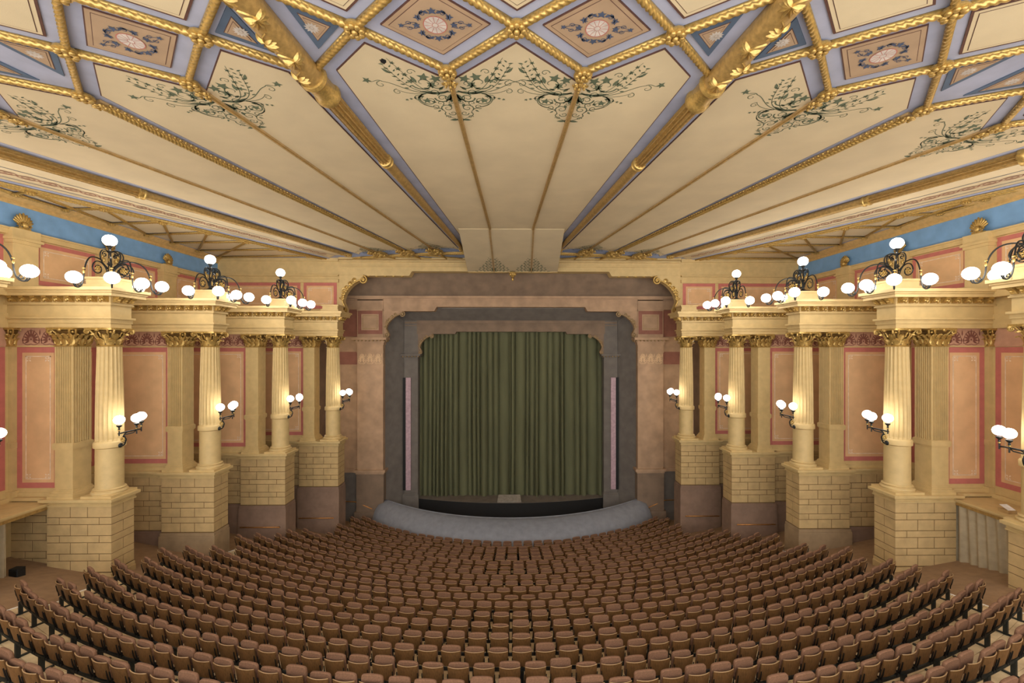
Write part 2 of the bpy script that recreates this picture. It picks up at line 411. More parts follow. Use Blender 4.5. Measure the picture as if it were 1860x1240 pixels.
def blocks(par, s, u0, u1, z_top, z_bot, mp, tall=.40, low=.25, cuts=((.37, .64), (.19, .81)), mname='stone_block'):
    """ashlar facing: alternating tall and low courses of single blocks; mp(u0,u1,z0,z1) -> MB"""
    z = z_top; k = 0; g = .012
    while z > z_bot + .05:
        h = tall if k % 2 == 0 else low; z0 = max(z - h, z_bot)
        cs = [0] + list(cuts[k % 2]) + [1]
        for a, c in zip(cs, cs[1:]):
            mp(u0 + (u1-u0)*a + g*(a > 0), u0 + (u1-u0)*c - g*(c < 1), z0 + g, z - g).build(mname, STONE, par, s)
        z = z0; k += 1

def palm_mesh(w=.62, h=.5):
    """palmette: nine petals under an arch, on two scrolls; local x across, z up, faces -y"""
    b = MB(); fn = lambda u, v: (u, 0, v)
    for k in range(11):
        a = pi/2 + (k-5)*.42; l = (.29 - .016*abs(k-5))*h/.5
        drop(b, .05*cos(a), .19 + .05*sin(a), l, .062, a, fn)
    blob(b, [(.035*cos(2*pi*i/8), .19 + .035*sin(2*pi*i/8)) for i in range(8)], fn)
    arc = [(w*.46*cos(pi*i/14), .06 + h*.80*sin(pi*i/14)**.8) for i in range(15)]
    ribbon(b, arc, .022, .022, fn)
    for sg in (-1, 1):
        ribbon(b, [(sg*x, y) for x, y in bez((.0, .05), (.12, .0), (.2, .02), (w*.46, .10), 8)], .02, .02, fn)
        drop(b, sg*w*.46, .10, .14, .06, pi/2, fn)
    drop(b, w*.5, .30*h/.5, .2, .05, pi/2, fn)
    return b.mesh('palmette', MOTIF)
PALM = palm_mesh()
PALM2 = PALM.copy(); PALM2.materials[0] = mat('stage_palmette_print', (216, 184, 146), 0.8)

def moulded(b, x0, x1, y0, y1, z0, z1, d):
    b.box(x0-d, x1, y0-d, y1+d, z0, z1)

NB = ['nearest the photo edge', 'nearest whole one', 'second whole one', 'third whole one', 'nearest the stage']
for s in (-1, 1):
    sd = SIDE[s]; w = walls[s]
    for i in range(5):
        X, Y = XI[i], YI[i]
        where = '%s side, %s' % (sd, NB[i])
        # --- plinth
        px0, px1, py0, py1 = X-.49, X+1.78, Y-.48, Y+.45
        t = thing('plinth', 'cream ashlar plinth under column and pier, %s' % where, 'plinth', (s*X, Y, ZP))
        b = MB(); b.box(px0+.012, px1, py0+.012, py1, -12.4, -5.6); b.build('core', JOINT, t, s)
        b = MB(); b.box(px0-.17, px1+.14, py0-.17, py1+.1, ZP-.10, ZP); b.box(px0-.11, px1+.09, py0-.11, py1+.06, ZP-.13, ZP-.10)
        b.box(px0-.035, px1+.035, py0-.035, py1+.03, ZP-.29, ZP-.13); b.box(px0-.06, px1+.06, py0-.06, py1+.04, ZP-.29, ZP-.24); b.build('cap_slab', CREAM, t, s)
        blocks(t, s, px0, px1, -5.62, -8.0, lambda a, c, z0, z1: MB().cbox(a, c, py0, py0+.04, z0, z1))
        def sidebox(a, c, z0, z1):
            return MB().add([(px0, a + .041*(a == py0), z0), (px0, c, z0), (px0, c, z1), (px0, a + .041*(a == py0), z1), (px0+.04, a + .041*(a == py0), z0), (px0+.04, c, z0), (px0+.04, c, z1), (px0+.04, a + .041*(a == py0), z1)],
                            [(0,3,2,1), (4,5,6,7), (0,1,5,4), (1,2,6,5), (2,3,7,6), (3,0,4,7)])
        blocks(t, s, py0, py1, -5.62, -8.0, sidebox, cuts=((.52,), ()))
        b = MB(); b.box(px0-.07, px1+.07, py0-.07, py1, -12.4, -8.12); b.box(px0-.04, px1+.04, py0-.04, py1, -8.12, -8.0); b.build('socle', SOCLE if i > 2 else (SOCLE2 if i == 2 else STONE), t, s)
        # --- column
        t = thing('fluted_column', 'fluted cream column with gilt capital, %s' % where, 'column', (s*X, Y, 0))
        for nm, me in (('base', BASEM), ('lower_drum', DRUMM), ('ring', RINGM), ('fluted_shaft', SHAFT)): put(nm, me, t)
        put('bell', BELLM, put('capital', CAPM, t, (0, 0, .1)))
        # --- pier
        fluted = i < 3
        qx, qy = X+1.24, Y-.08
        t = thing('square_pier', '%s cream pier with gilt capital behind its column, %s' % ('fluted' if fluted else 'plain', where), 'pier', (s*qx, qy, 0))
        def pierbox(e, z0, z1): return MB().box(qx-PW/2-e, qx+PW/2+e, qy-PD/2-e, qy+PD/2+e, z0, z1)
        if fluted:
            b = MB(); out = []; nf = 7
            def side(p0, p1, nrm):
                r = []
                for k in range(nf):
                    for tt, dd in ((.08, 0), (.11, .035), (.28, .08), (.5, .09), (.72, .08), (.89, .035), (.92, 0)):
                        a = .06 + .88*(k+tt)/nf
                        r.append((p0[0]+(p1[0]-p0[0])*a - nrm[0]*dd, p0[1]+(p1[1]-p0[1])*a - nrm[1]*dd))
                return [p0] + r
            c4 = [(qx-PW/2, qy-PD/2), (qx+PW/2, qy-PD/2), (qx+PW/2, qy+PD/2), (qx-PW/2, qy+PD/2)]
            for k, nrm in enumerate(((0,-1), (1,0), (0,1), (-1,0))): out += side(c4[k], c4[(k+1) % 4], nrm)
            b.rings([[(x, y, z) for x, y in out] for z in (ZR+.1, .1)], True, False); b.build('fluted_shaft', CREAM, t, s)
        else: pierbox(0, ZR+.1, .1).build('shaft', CREAM, t, s)
        b = pierbox(.05, ZR-.10, ZR+.08); b.add(*[(m.v, m.f) for m in [pierbox(.025, ZR-.14, ZR+.11)]][0]); b.build('ring', CREAM, t, s)
        pierbox(0, ZP+.2, ZR-.1).build('lower_shaft', CREAM, t, s)
        b = pierbox(.14, ZP, ZP+.10)
        for m in (pierbox(.10, ZP+.10, ZP+.18), pierbox(.06, ZP+.18, ZP+.24), pierbox(.03, ZP+.24, ZP+.29)): b.add(m.v, m.f)
        b.build('base', CREAM, t, s)
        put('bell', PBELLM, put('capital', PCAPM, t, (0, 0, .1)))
        # --- entablature
        ex0, ey0, ey1 = X-.42, Y-.42, Y+.42
        t = thing('entablature', 'moulded cream entablature with gilt blocks, %s' % where, 'entablature', (s*X, Y, ZC))
        b = MB(); moulded(b, ex0, HW, ey0, ey1, ZC, .95, 0); moulded(b, ex0, HW, ey0, ey1, .95, 1.10, .03); moulded(b, ex0, HW, ey0, ey1, 1.10, 1.17, .09); b.build('architrave', CREAM, t, s)
        b = MB(); moulded(b, ex0, HW, ey0, ey1, 1.17, 1.62, .0); b.build('frieze', CREAM, t, s)
        b = MB(); moulded(b, ex0, HW, ey0, ey1, 1.60, 1.66, .06); moulded(b, ex0, HW, ey0, ey1, 1.66, 1.90, .03)
        moulded(b, ex0, HW, ey0, ey1, 1.90, 2.02, .30); moulded(b, ex0, HW, ey0, ey1, 2.02, 2.09, .34); moulded(b, ex0, HW, ey0, ey1, 2.09, 2.20, .40); b.build('cornice', CREAM, t, s); cor = t.children[-1] if False else [c for c in t.children if c.name.startswith('cornice')][0]
        mb = MB(); mb.rings([[(x*.085, -.03 - d, z) for x in (-1, 1)] + [(x*.085, .0, z) for x in (1, -1)] for d, z in ((.05, -.2), (.09, -.16), (.12, -.1), (.21, -.06), (.23, -.0))])
        mb.ball((0, -.16, -.12), .05, .08, .05, 8, 5)
        MOD = mb.mesh('modillion', GOLD, 40, s)
        n = int((HW - ex0)/.40)
        for k in range(n): put('modillion', MOD, cor, (s*(ex0 + .12 + .40*k - X), -.42, 1.9 - ZC))
        for k in range(3): put('modillion', MOD, cor, (s*(ex0 - X), -.28 + .28*k, 1.9 - ZC), (0, 0, -s*pi/2))
        b = MB(); k = 0
        while ex0 + .3 + .40*k < HW:
            b.ball((ex0 + .32 + .40*k, ey0 - .06, 1.77), .06, .05, .08, 8, 5); k += 1
        b.build('egg_moulding', GOLD, t, s, 60)
        b = MB(); b.box(X-.5, X+.5, Y-.5, Y+.5, 2.20, 2.34); b.box(X-.44, X+.44, Y-.44, Y+.44, 2.34, 2.52); b.box(X-.5, X+.5, Y-.5, Y+.5, 2.52, 2.6); b.build('lamp_pedestal', CREAM, t, s)
        # --- wing wall
        x0 = X+1.56; fy = Y-.2
        b = MB(); b.box(X+.97, HW, fy, Y+.25, ZP-.1, ZC); b.build('wing_wall', CREAM, w, s)
        pil = HW-.14
        b = MB(); b.box(pil, HW, fy-.14, fy, ZP, .12); b.box(pil-.05, HW, fy-.19, fy, ZR-.1, ZR+.1); b.box(pil-.08, HW, fy-.22, fy, ZP, ZP+.22); b.build('wall_pilaster', CREAM, w, s)
        put('bell', PBELLM, put('pilaster_capital', PCAPM, w, (s*(HW+.08), fy-.02, .1), (0, 0, 0), (.8, .6, 1)))
        framed(w, lambda u, v, d: (u, fy-d, v), x0+.02, pil-.04, -5.03, .08, .2)
        b = MB(); b.box(x0-.1, pil, fy-.03, fy, .13, ZC); b.build('palmette_band', BAND, w, s)
        n = int((pil-x0)/.66)
        for k in range(n): put('palmette', PALM, w, (s*(x0 + .38 + .66*k), fy-.036, .14), (0, 0, 0), (1.02, 1, 1.18))
        b = MB(); b.box(x0, pil, fy-.04, fy, .09, .14); b.box(x0, HW, fy-.05, fy, ZP, ZP+.14); b.build('wall_moulding', CREAM, w, s)
        # dado of the wing
        dx0 = px1; dy = Y-.26
        b = MB(); b.box(dx0-.1, HW, dy+.012, Y+.3, -12.4, -5.6); b.build('dado_core', JOINT, w, s)
        b = MB(); b.box(dx0, HW, dy-.16, Y+.3, ZP-.10, ZP); b.box(dx0, HW, dy-.11, Y+.3, ZP-.13, ZP-.10); b.box(dx0, HW, dy-.035, Y+.3, ZP-.29, ZP-.13); b.box(dx0, HW, dy-.06, Y+.3, ZP-.29, ZP-.24); b.build('dado_cap', CREAM, w, s)
        L = HW - dx0; nb = max(2, int(round(L/.8)))
        blocks(w, s, dx0, HW, -5.62, -8.0, lambda a, c, z0, z1: MB().cbox(a, c, dy, dy+.04, z0, z1), cuts=([k/nb for k in range(1, nb)], [(k+.35)/nb for k in range(0, nb)]))
        b = MB(); b.box(dx0, HW, dy-.05, Y+.3, -12.4, -8.12); b.box(dx0, HW, dy-.02, Y+.3, -8.12, -8.0); b.build('dado_socle', SOCLE if i > 1 else STONE, w, s)
    # --- gilt shells on the attic pilasters
    for i in range(1, 4):
        t = thing('gilt_shell', 'gilt shell ornament before the blue frieze, %s side, %s' % (sd, ['', 'largest', 'middle', 'smallest'][i]), 'ornament', (s*(HW-.16), YI[i], 4.38))
        b = MB(); b.box(-.07, .07, -.2, .2, 0, .08)
        b.build('foot', GOLD, None).parent = t
        for k in range(9):
            a = (k-4)*.26; l = .50 - .03*abs(k-4)
            b = MB(); c = (0, sin(a)*l*.62, .16 + cos(a)*l*.62)
            b.ball((0, 0, l*.62), .05, .055, l*.38, 8, 6)
            b.v = [(x, y*cos(a) + z*sin(a), .14 - y*sin(a) + z*cos(a)) for x, y, z in b.v]
            o = b.build('petal', GOLD, None, 1, 60); o.parent = t
        b = MB(); b.ball((-s*.07, 0, .18), .08, .10, .12, 10, 8)
        for e in (-1, 1): b.tube([(-s*.05, e*u, v) for u, v in spiral(.16, .14, .08, 1.3, 0, 1, 10)], .022, 6)
        o = b.build('mask_boss', GOLD, None, 1, 60); o.parent = t

# ------------------------------------------------------------------ lamps
def globe_mesh(r): 
    b = MB(); b.ball((0, 0, 0), r, r, r*.96, 16, 10); return b.mesh('globe', GLOW, 180)
GL, GS = globe_mesh(.215), globe_mesh(.165)
def cup_mesh(r):
    b = MB(); b.lathe([(.03, -.14), (.035, -.09), (.02, -.07), (.06, -.03), (.085, 0), (.08, .03)], 10); return b.mesh('globe_holder', IRON, 50)
CUP = cup_mesh(1)
def ironscroll(b, pts, r=.02, n=6): b.tube(pts, r, n)
ARM = [((0, -1.3), -1), ((1.15, -1.16), 0), ((1.1, .1), 1), ((1.14, .95), 2), ((0, 1.2), 3)]
for s in (-1, 1):
    sd = SIDE[s]
    for i in range(0, 5):
        X, Y = XI[i], YI[i]
        if i == 4: continue
        zb = 2.6
        t = thing('candelabrum', 'iron and gilt scrollwork candelabrum of glowing globes, %s side, %s' % (sd, ['cut by the photo edge', 'largest whole one', 'second largest', 'smallest by the stage'][i]), 'lamp', (s*X, Y, zb))
        b = MB(); b.lathe([(.3, 0), (.3, .05), (.14, .09), (.06, .14), (.05, .5), (.09, .54), (.05, .58), (.045, .95), (.10, .99), (.10, 1.02), (.04, 1.05), (.04, 1.12), (.08, 1.18), (.10, 1.22)], 12)
        b.v = [(x, y, z) for x, y, z in b.v]; o = b.build('stem', IRON, None, 1, 40); o.parent = t
        put('globe', GL, t, (0, 0, 4.011 - zb))
        for (dx, dy), _ in ARM:
            l = hypot(dx, dy); ux, uy = -dx/l, dy/l      # towards the hall (right-hand side data: minus x)
            P = lambda d, z: (s*ux*d, uy*d, z)
            b = MB()
            ironscroll(b, [P(d, z) for d, z in bez((.05, .98), (.25, 1.12), (.42, .95), (.36, .70), 10) + bez((.36, .70), (.32, .5), (.12, .45), (.08, .35), 8)], .022)
            ironscroll(b, [P(d, z) for d, z in spiral(.20, .86, .11, 1.3, pi*.6, -1, 12)], .018)
            ironscroll(b, [P(d, z) for d, z in bez((.10, .22), (.18, .60), (.62, .72), (.66, .30), 12)] , .022)
            ironscroll(b, [P(d, z) for d, z in spiral(.46, .30, .20, 1.5, 0, -1, 18)], .02)
            ironscroll(b, [P(d, z) for d, z in bez((.3, .62), (.75, .80), (l-.42, .62), (l-.34, .02), 12) + bez((l-.34, .02), (l-.32, -.38), (l-.22, -.52), (l-.05, -.46), 8) + [(l, -.38), (l, -.36)]], .024)
            ironscroll(b, [P(d, z) for d, z in spiral(l-.16, -.36, .12, 1.4, -pi*.5, 1, 14)], .018)
            arm = b.build('scroll_arm', IRON, None, 1, 60); arm.parent = t
            b = MB()
            for k in range(6):
                a = 2*pi*k/6; b.ball(P(.46 + .075*cos(a), .30 + .075*sin(a)), .04, .04, .04, 6, 5)
            b.ball(P(.46, .30), .045, .045, .045, 6, 5)
            b.ball(P(.22, .66), .05, .05, .09, 6, 5); b.ball(P(.28, .78), .035, .035, .06, 6, 5); b.ball(P(l-.34, .10), .04, .04, .08, 6, 5); b.ball(P(l-.34, .22), .05, .05, .03, 6, 5)
            o = b.build('gilt_flower', GOLD, None, 1, 60); o.parent = arm; stuff(o)
            put('globe_holder', CUP, arm, P(l, -.24)); put('globe', GL, arm, P(l, 2.45 - zb))
    for i in range(0, 5):
        X, Y = XI[i], YI[i]
        z0 = ZR
        t = thing('column_sconce', 'bracket lamp with three glowing globes on the column ring, %s side, %s' % (sd, NB[i]), 'lamp', (s*(X-.44), Y-.06, z0))
        b = MB(); P = lambda d, y, z: (-s*(d-.44), y+.06, z)
        b.lathe([(.07, -.03), (.09, -.02), (.09, .02), (.05, .05)], 10); b.v = [(-s*z, x, y-.05) for x, y, z in b.v]
        ironscroll(b, [P(d, -.1, z) for d, z in bez((.46, -.05), (.62, -.12), (.74, .10), (.62, .30), 10)], .024)
        ironscroll(b, [P(d, -.1, z) for d, z in spiral(.58, .17, .13, 1.4, -pi/2, 1, 14)], .018)
        ironscroll(b, [P(.5, -.1, .12), P(.62, -.1, .36), P(.72, -.05, .46)], .02)
        ironscroll(b, [P(.72, -.46, .44), P(.80, -.2, .47), P(.98, .0, .50), P(.80, .25, .47), P(.72, .5, .44)], .026)
        ironscroll(b, [P(.62, -.1, .34), P(.86, .0, .40), P(.98, .0, .50)], .02)
        for d, y in ((.74, -.44), (.98, 0), (.74, .48)): ironscroll(b, [P(d, y, .36), P(d, y, .64)], .022)
        arm = b.build('iron_bracket', IRON, None, 1, 60); arm.parent = t
        b = MB()
        for k in range(7): a = 2*pi*k/7; b.ball(P(.58 + .06*cos(a), -.12, .17 + .06*sin(a)), .032, .03, .032, 6, 5)
        for d, y in ((.74, -.44), (.98, 0), (.74, .48)): b.ball(P(d, y, .56), .04, .04, .03, 6, 5)
        o = b.build('gilt_flower', GOLD, None, 1, 60); o.parent = arm; stuff(o)
        for d, y in ((.74, -.44), (.98, 0), (.74, .48)):
            put('globe_holder', CUP, arm, P(d, y, .72)); put('globe', GS, arm, P(d, y, .94))

# ------------------------------------------------------------------ ceiling: painted awning spread like a fan
def cp(r, k):
    a = rad(1.866*k) + .01365
    return (-.33 + r*sin(a), 50.5 - r*cos(a))
def kang(k): return rad(1.866*k) + .01365
CHAIN = mat('chain_print', (168, 128, 104), 0.8)
ceil = setting('ceiling', 'painted awning ceiling with gilt poles fanning out from the stage')
b = MB(); b.box(-HW-.3, HW+.3, -2, YA+.4, ZCEIL+.02, ZCEIL+.3); b.build('ceiling_ground', LILAC, ceil)

def inset(P, d):
    n = len(P); A = sum(P[i][0]*P[(i+1) % n][1] - P[(i+1) % n][0]*P[i][1] for i in range(n))
    sg = 1 if A > 0 else -1; out = []
    for i in range(n):
        p, q, r = Vector(P[i-1]).to_2d(), Vector(P[i]).to_2d(), Vector(P[(i+1) % n]).to_2d()
        e1, e2 = (q-p).normalized(), (r-q).normalized()
        n1, n2 = Vector((-e1.y, e1.x))*sg, Vector((-e2.y, e2.x))*sg
        m = n1 + n2
        out.append(tuple(q + m*(d/max(.25, 1 + n1.dot(n2)))))
    return out
def slab(P, z0, z1, name, m, par):
    b = MB(); b.prism([(x, y, z1) for x, y in P], (0, 0, z0-z1)); return b.build(name, m, par)
def field(P, layers, name='canvas_panel'):
    """painted fields on top of each other, each a few millimetres lower; layers: (inset, material, name)"""
    root = None
    for j, (d, m, nm) in enumerate(layers):
        o = slab(inset(P, d) if d else P, ZCEIL - .004*(j+1), ZCEIL + .03, nm, m, ceil if root is None else root)
        root = root or o
    return root
def rope_mesh(L, r, pitch=.36, seg=None, n=12, strands=3):
    b = MB(); seg = seg or int(L/.025); pts = [(L*i/seg, 0, 0) for i in range(seg+1)]
    b.tube(pts, r, n, lambda i, t: .5 + .62*abs(sin(pi*(strands*t) - pi*strands*(L*i/seg)/pitch))**.6)
    b.box(0, L, -r*.95, r*.95, r*.35, r*1.2)
    return b.mesh('gilded_rope', GOLD, 180)
ropes = {}
def rope(p, q, r=.08, par=None, z=ZCEIL-.06, pitch=.36, name='gilded_rope', cut=0.0):
    dx, dy = q[0]-p[0], q[1]-p[1]; L = round(hypot(dx, dy) - 2*cut, 2)
    a = atan2(dy, dx); key = (L, r)
    if key not in ropes: ropes[key] = rope_mesh(L, r, pitch, n=12 if r > .05 else 6)
    return put(name, ropes[key], par or ceil, (p[0] + cos(a)*cut, p[1] + sin(a)*cut, z), (0, 0, a))
def rosette_mesh(tail):
    b = MB(); b.ball((0, 0, -.06), .07, .07, .07, 10, 6)
    b.lathe([(.22, .06), (.24, .0), (.2, -.03), (.12, -.03)], 14)
    for k in range(8):
        a = 2*pi*k/8; b.ball((.15*cos(a), .15*sin(a), -.05), .07, .07, .05, 8, 5)
    if tail:
        for j, (v, u, rr) in enumerate(((.28, .0, .08), (.34, .09, .06), (.34, -.09, .06), (.46, .0, .06), (.42, .12, .04), (.42, -.12, .04), (.56, 0, .035))):
            b.ball((u, v, -.05), rr*.8, rr*1.2, .05, 8, 5)
        for sg in (-1, 1): b.tube([(sg*x, y, -.05) for x, y in spiral(.12, .3, .08, 1.2, 0, 1, 10)], .022, 5)
    return b.mesh('rosette', GOLD, 60)
ROS, ROST = rosette_mesh(False), rosette_mesh(True)

# canvas bays between the poles; r runs from the stage to the rear, k counts ribs from the middle
RN, RE, RF = 41.9, 43.05, 26.3
gap = {1: .02, 5: .02, 9: .02, 3: .36, 7: .22, 11: .36, 13: .0}
def fan_bay(k0, k1):
    d0, d1 = gap[abs(k0)], gap[abs(k1)]
    a, c = (k0 + d0, k1 - d1); km = (k0+k1)/2
    rv = lambda kk: RE - 1.15*abs(kk - km) - .427
    P = [cp(rv(a), a), cp(rv(km), km), cp(rv(c), c)]
    for t in (0, .25, .5, .75, 1):
        kk = c + (a-c)*t; P.append(cp(RF + .55*sin(pi*t), kk))
    return field(P, [(0, DLINE, 'canvas_panel'), (.022, FABRIC, 'canvas')])
for k in range(-11, 11, 2): fan_bay(k, k+2)
for sg in (-1, 1):                                             # outermost bays with a painted chain border
    k0, k1 = 11.36*sg, 13.45*sg
    P = [cp(41.3, k0), cp(42.0, 12*sg), cp(44, k1), cp(26.2, k1), cp(26.6, 12.4*sg), cp(26.3, k0)]
    o = field(P, [(0, DLINE, 'canvas_panel'), (.022, FABRIC, 'canvas')])
    b = MB(); z = ZCEIL - .018; fn = lambda x, y: (x, y, z); n = 30
    for j in range(n):
        for ph, rr in ((0, .20), (0, .12)):
            r = 27.3 + j*.52; c = cp(r, 12.75*sg); a0 = kang(12.75*sg)
            pts = []
            for i in range(15):
                t = 2*pi*i/14; u, v = rr*.9*cos(t), rr*1.25*sin(t)
                pts.append((c[0] + u*cos(a0) + v*sin(a0), c[1] + u*sin(a0) - v*cos(a0)))
            ribbon(b, pts, .045, .045, fn)
        ivy(b, c[0], c[1], .06, j, fn)
    b.build('chain_border_print', CHAIN, o)
    b = MB()
    for kk, m_ in ((12.35, 0), (13.15, 0)): ribbon(b, [cp(26.6, kk*sg), cp(44, kk*sg)], .035, .035, lambda x, y: (x, y, ZCEIL - .018))
    b.build('slate_line', DBLUE, o)

# coffers of the rear lattice
def diamond(kc, rc, f): return [cp(rc, kc-f), cp(rc-1.15*f, kc), cp(rc, kc+f), cp(rc+1.15*f, kc)]
def medallion(par, kc, rc, s=1.0):
    c = cp(rc, kc); a = kang(kc); zz = ZCEIL - .024
    fn = lambda u, v: (c[0] + s*(u*cos(a) + v*sin(a)), c[1] + s*(u*sin(a) - v*cos(a)), zz)
    b = MB(); blob(b, [(.26*cos(2*pi*i/24), .26*sin(2*pi*i/24)) for i in range(24)], fn); b.build('flower_print', WHITE, par)
    b = MB(); zz -= .003
    for k in range(12):
        t = 2*pi*k/12; ribbon(b, [(.07*cos(t), .07*sin(t)), (.25*cos(t), .25*sin(t))], .008, .012, fn)
    ribbon(b, [(.27*cos(2*pi*i/24), .27*sin(2*pi*i/24)) for i in range(25)], .02, .02, fn)
    ribbon(b, [(.07*cos(2*pi*i/12), .07*sin(2*pi*i/12)) for i in range(13)], .01, .01, fn); b.build('flower_outline', RED, par)
    b = MB()
    for sx in (-1, 1):
        for sy in (-1, 1):
            g = lambda u, v: fn(u*sx, v*sy)
            ivy(b, .36, .24, .10, .8, g); ivy(b, .44, .0, .10, 0, g) if sy > 0 else None
            ivy(b, .0, .42, .11, 0, g) if sx > 0 else None
            ivy(b, .80, .0, .075, 1.5, g) if sy > 0 else None
            ribbon(b, spiral(.60, .07, .07, 1.2, 0, 1, 12), .018, .012, g)
            ribbon(b, bez((.40, .05), (.5, .16), (.66, .02), (.76, .02), 8), .018, .014, g)
            ribbon(b, spiral(.22, .36, .07, 1.2, 1, -1, 12), .02, .012, g)
            drop(b, .30, .33, .16, .07, 2.2, g); drop(b, .08, .36, .15, .06, .4, g)
            ribbon(b, bez((.30, .16), (.42, .26), (.30, .40), (.12, .44), 8), .02, .02, g)
    b.build('leaf_print', NAVY, par)
def tri_flower(par, c, a, s=1.0):
    b = MB(); fn = lambda u, v: (c[0] + s*(u*cos(a) + v*sin(a)), c[1] + s*(u*sin(a) - v*cos(a)), ZCEIL - .026)
    for k in range(12):
        t = 2*pi*k/12; drop(b, .04*cos(t), .04*sin(t), .14, .06, t, fn)
    blob(b, [(.04*cos(2*pi*i/8), .04*sin(2*pi*i/8)) for i in range(8)], fn); b.build('flower_print', WHITE, par)
for row, rc in enumerate((RE, RE+1.15, RE+2.3)):
    for kc in range(-13, 14):
        if (kc % 2 == 1) != (row % 2 == 0): continue
        if row > 1 and abs(kc) > 13: continue
        if row % 2 == 0 and kc % 4 == 3 if kc > 0 else (row % 2 == 0 and (-kc) % 4 == 3):   # poles and rope ribs cut the coffer in two
            f = 1.0; d = .17 if abs(kc) == 7 else .30
            for sg in (-1, 1):
                N = [cp(rc, kc+sg*f), cp(rc-1.15*f, kc), cp(rc+1.15*f, kc)]
                dd = d/ (rc*rad(1.866))
                N = [cp(rc, kc+sg), cp(rc-1.15*(1-dd), kc+sg*dd), cp(rc+1.15*(1-dd), kc+sg*dd)]
                o = field(inset(N, .17), [(0, DBLUE, 'triangle_panel'), (.10, DLINE, 'brown_line'), (.112, FABRIC2, 'tan_field'), (.145, DLINE, 'inner_line'), (.152, FABRIC2, 'tan_centre')])
                q = cp(rc, kc + sg*.46); tri_flower(o, q, kang(kc), .72)
        elif row % 2 == 0:
            o = field(diamond(kc, rc, .68), [(0, DLINE, 'diamond_panel'), (.02, FABRIC2, 'tan_field'), (.09, DLINE, 'inner_line'), (.10, FABRIC2, 'tan_centre')])
            if row == 0: medallion(o, kc, rc, .74)
        else:
            o = field(diamond(kc, rc, .74), [(0, DLINE, 'diamond_panel'), (.04, FABRIC, 'cream_field'), (.10, DLINE, 'inner_line'), (.112, FABRIC, 'cream_centre')])
for row in range(3):
    r0 = RN + 1.15*row
    for k in range(-15, 15):
        if (k % 2 == 1) == (row % 2 == 0):
            for dk in (-1, 1):
                if abs(k+dk) <= 15: rope(cp(r0, k), cp(r0+1.15, k+dk), .06, cut=.12)
for row in range(3):
    r0 = RN + 1.15*row
    for k in range(-14, 15):
        if (k % 2 == 1) == (row % 2 == 0):
            if row == 0 and abs(k) in (3, 11): continue
            tail = row == 0
            if row == 2 and abs(k) in (3, 11): continue
            p = cp(r0 - (.05 if tail else 0), k)
            put('rosette', ROST if tail else ROS, ceil, (p[0], p[1], ZCEIL - .08), (0, 0, kang(k)), (.8, .9, .8))
# thin ribs
def along(k, r0, r1, w, h, z=ZCEIL, n=1):
    a = kang(k); ux, uy = cos(a)*w/2, sin(a)*w/2; p, q = cp(r0, k), cp(r1, k)
    b = MB(); b.prism([(p[0]-ux, p[1]-uy, z-h), (p[0]+ux, p[1]+uy, z-h), (q[0]+ux, q[1]+uy, z-h), (q[0]-ux, q[1]-uy, z-h)], (0, 0, h+.01)); return b
for k in (-9, -5, -1, 1, 5, 9):
    r1 = 30.45 if abs(k) == 1 else 26.2
    o = along(k, 41.7, r1, .11, .05).build('thin_rib', RIBW, ceil)
    b = along(k, 41.7, r1, .045, .085); b.build('rib_bead', OLDGOLD, o)
for k in (-7, 7):
    o = along(k, 41.6, 26.2, .2, .05).build('rope_rib', RIBW, ceil)
    rope(cp(41.5, k), cp(26.2, k), .07, z=ZCEIL-.08, pitch=.3)
    b = MB()
    for u in (-.13, .13):
        for j in range(100):
            p = cp(41.4 - j*.15, k); a = kang(k); b.ball((p[0] + u*cos(a), p[1] + u*sin(a), ZCEIL-.045), .035, .05, .035, 6, 4)
    stuff(b.build('gilt_beads', GOLD, o, 1, 180))
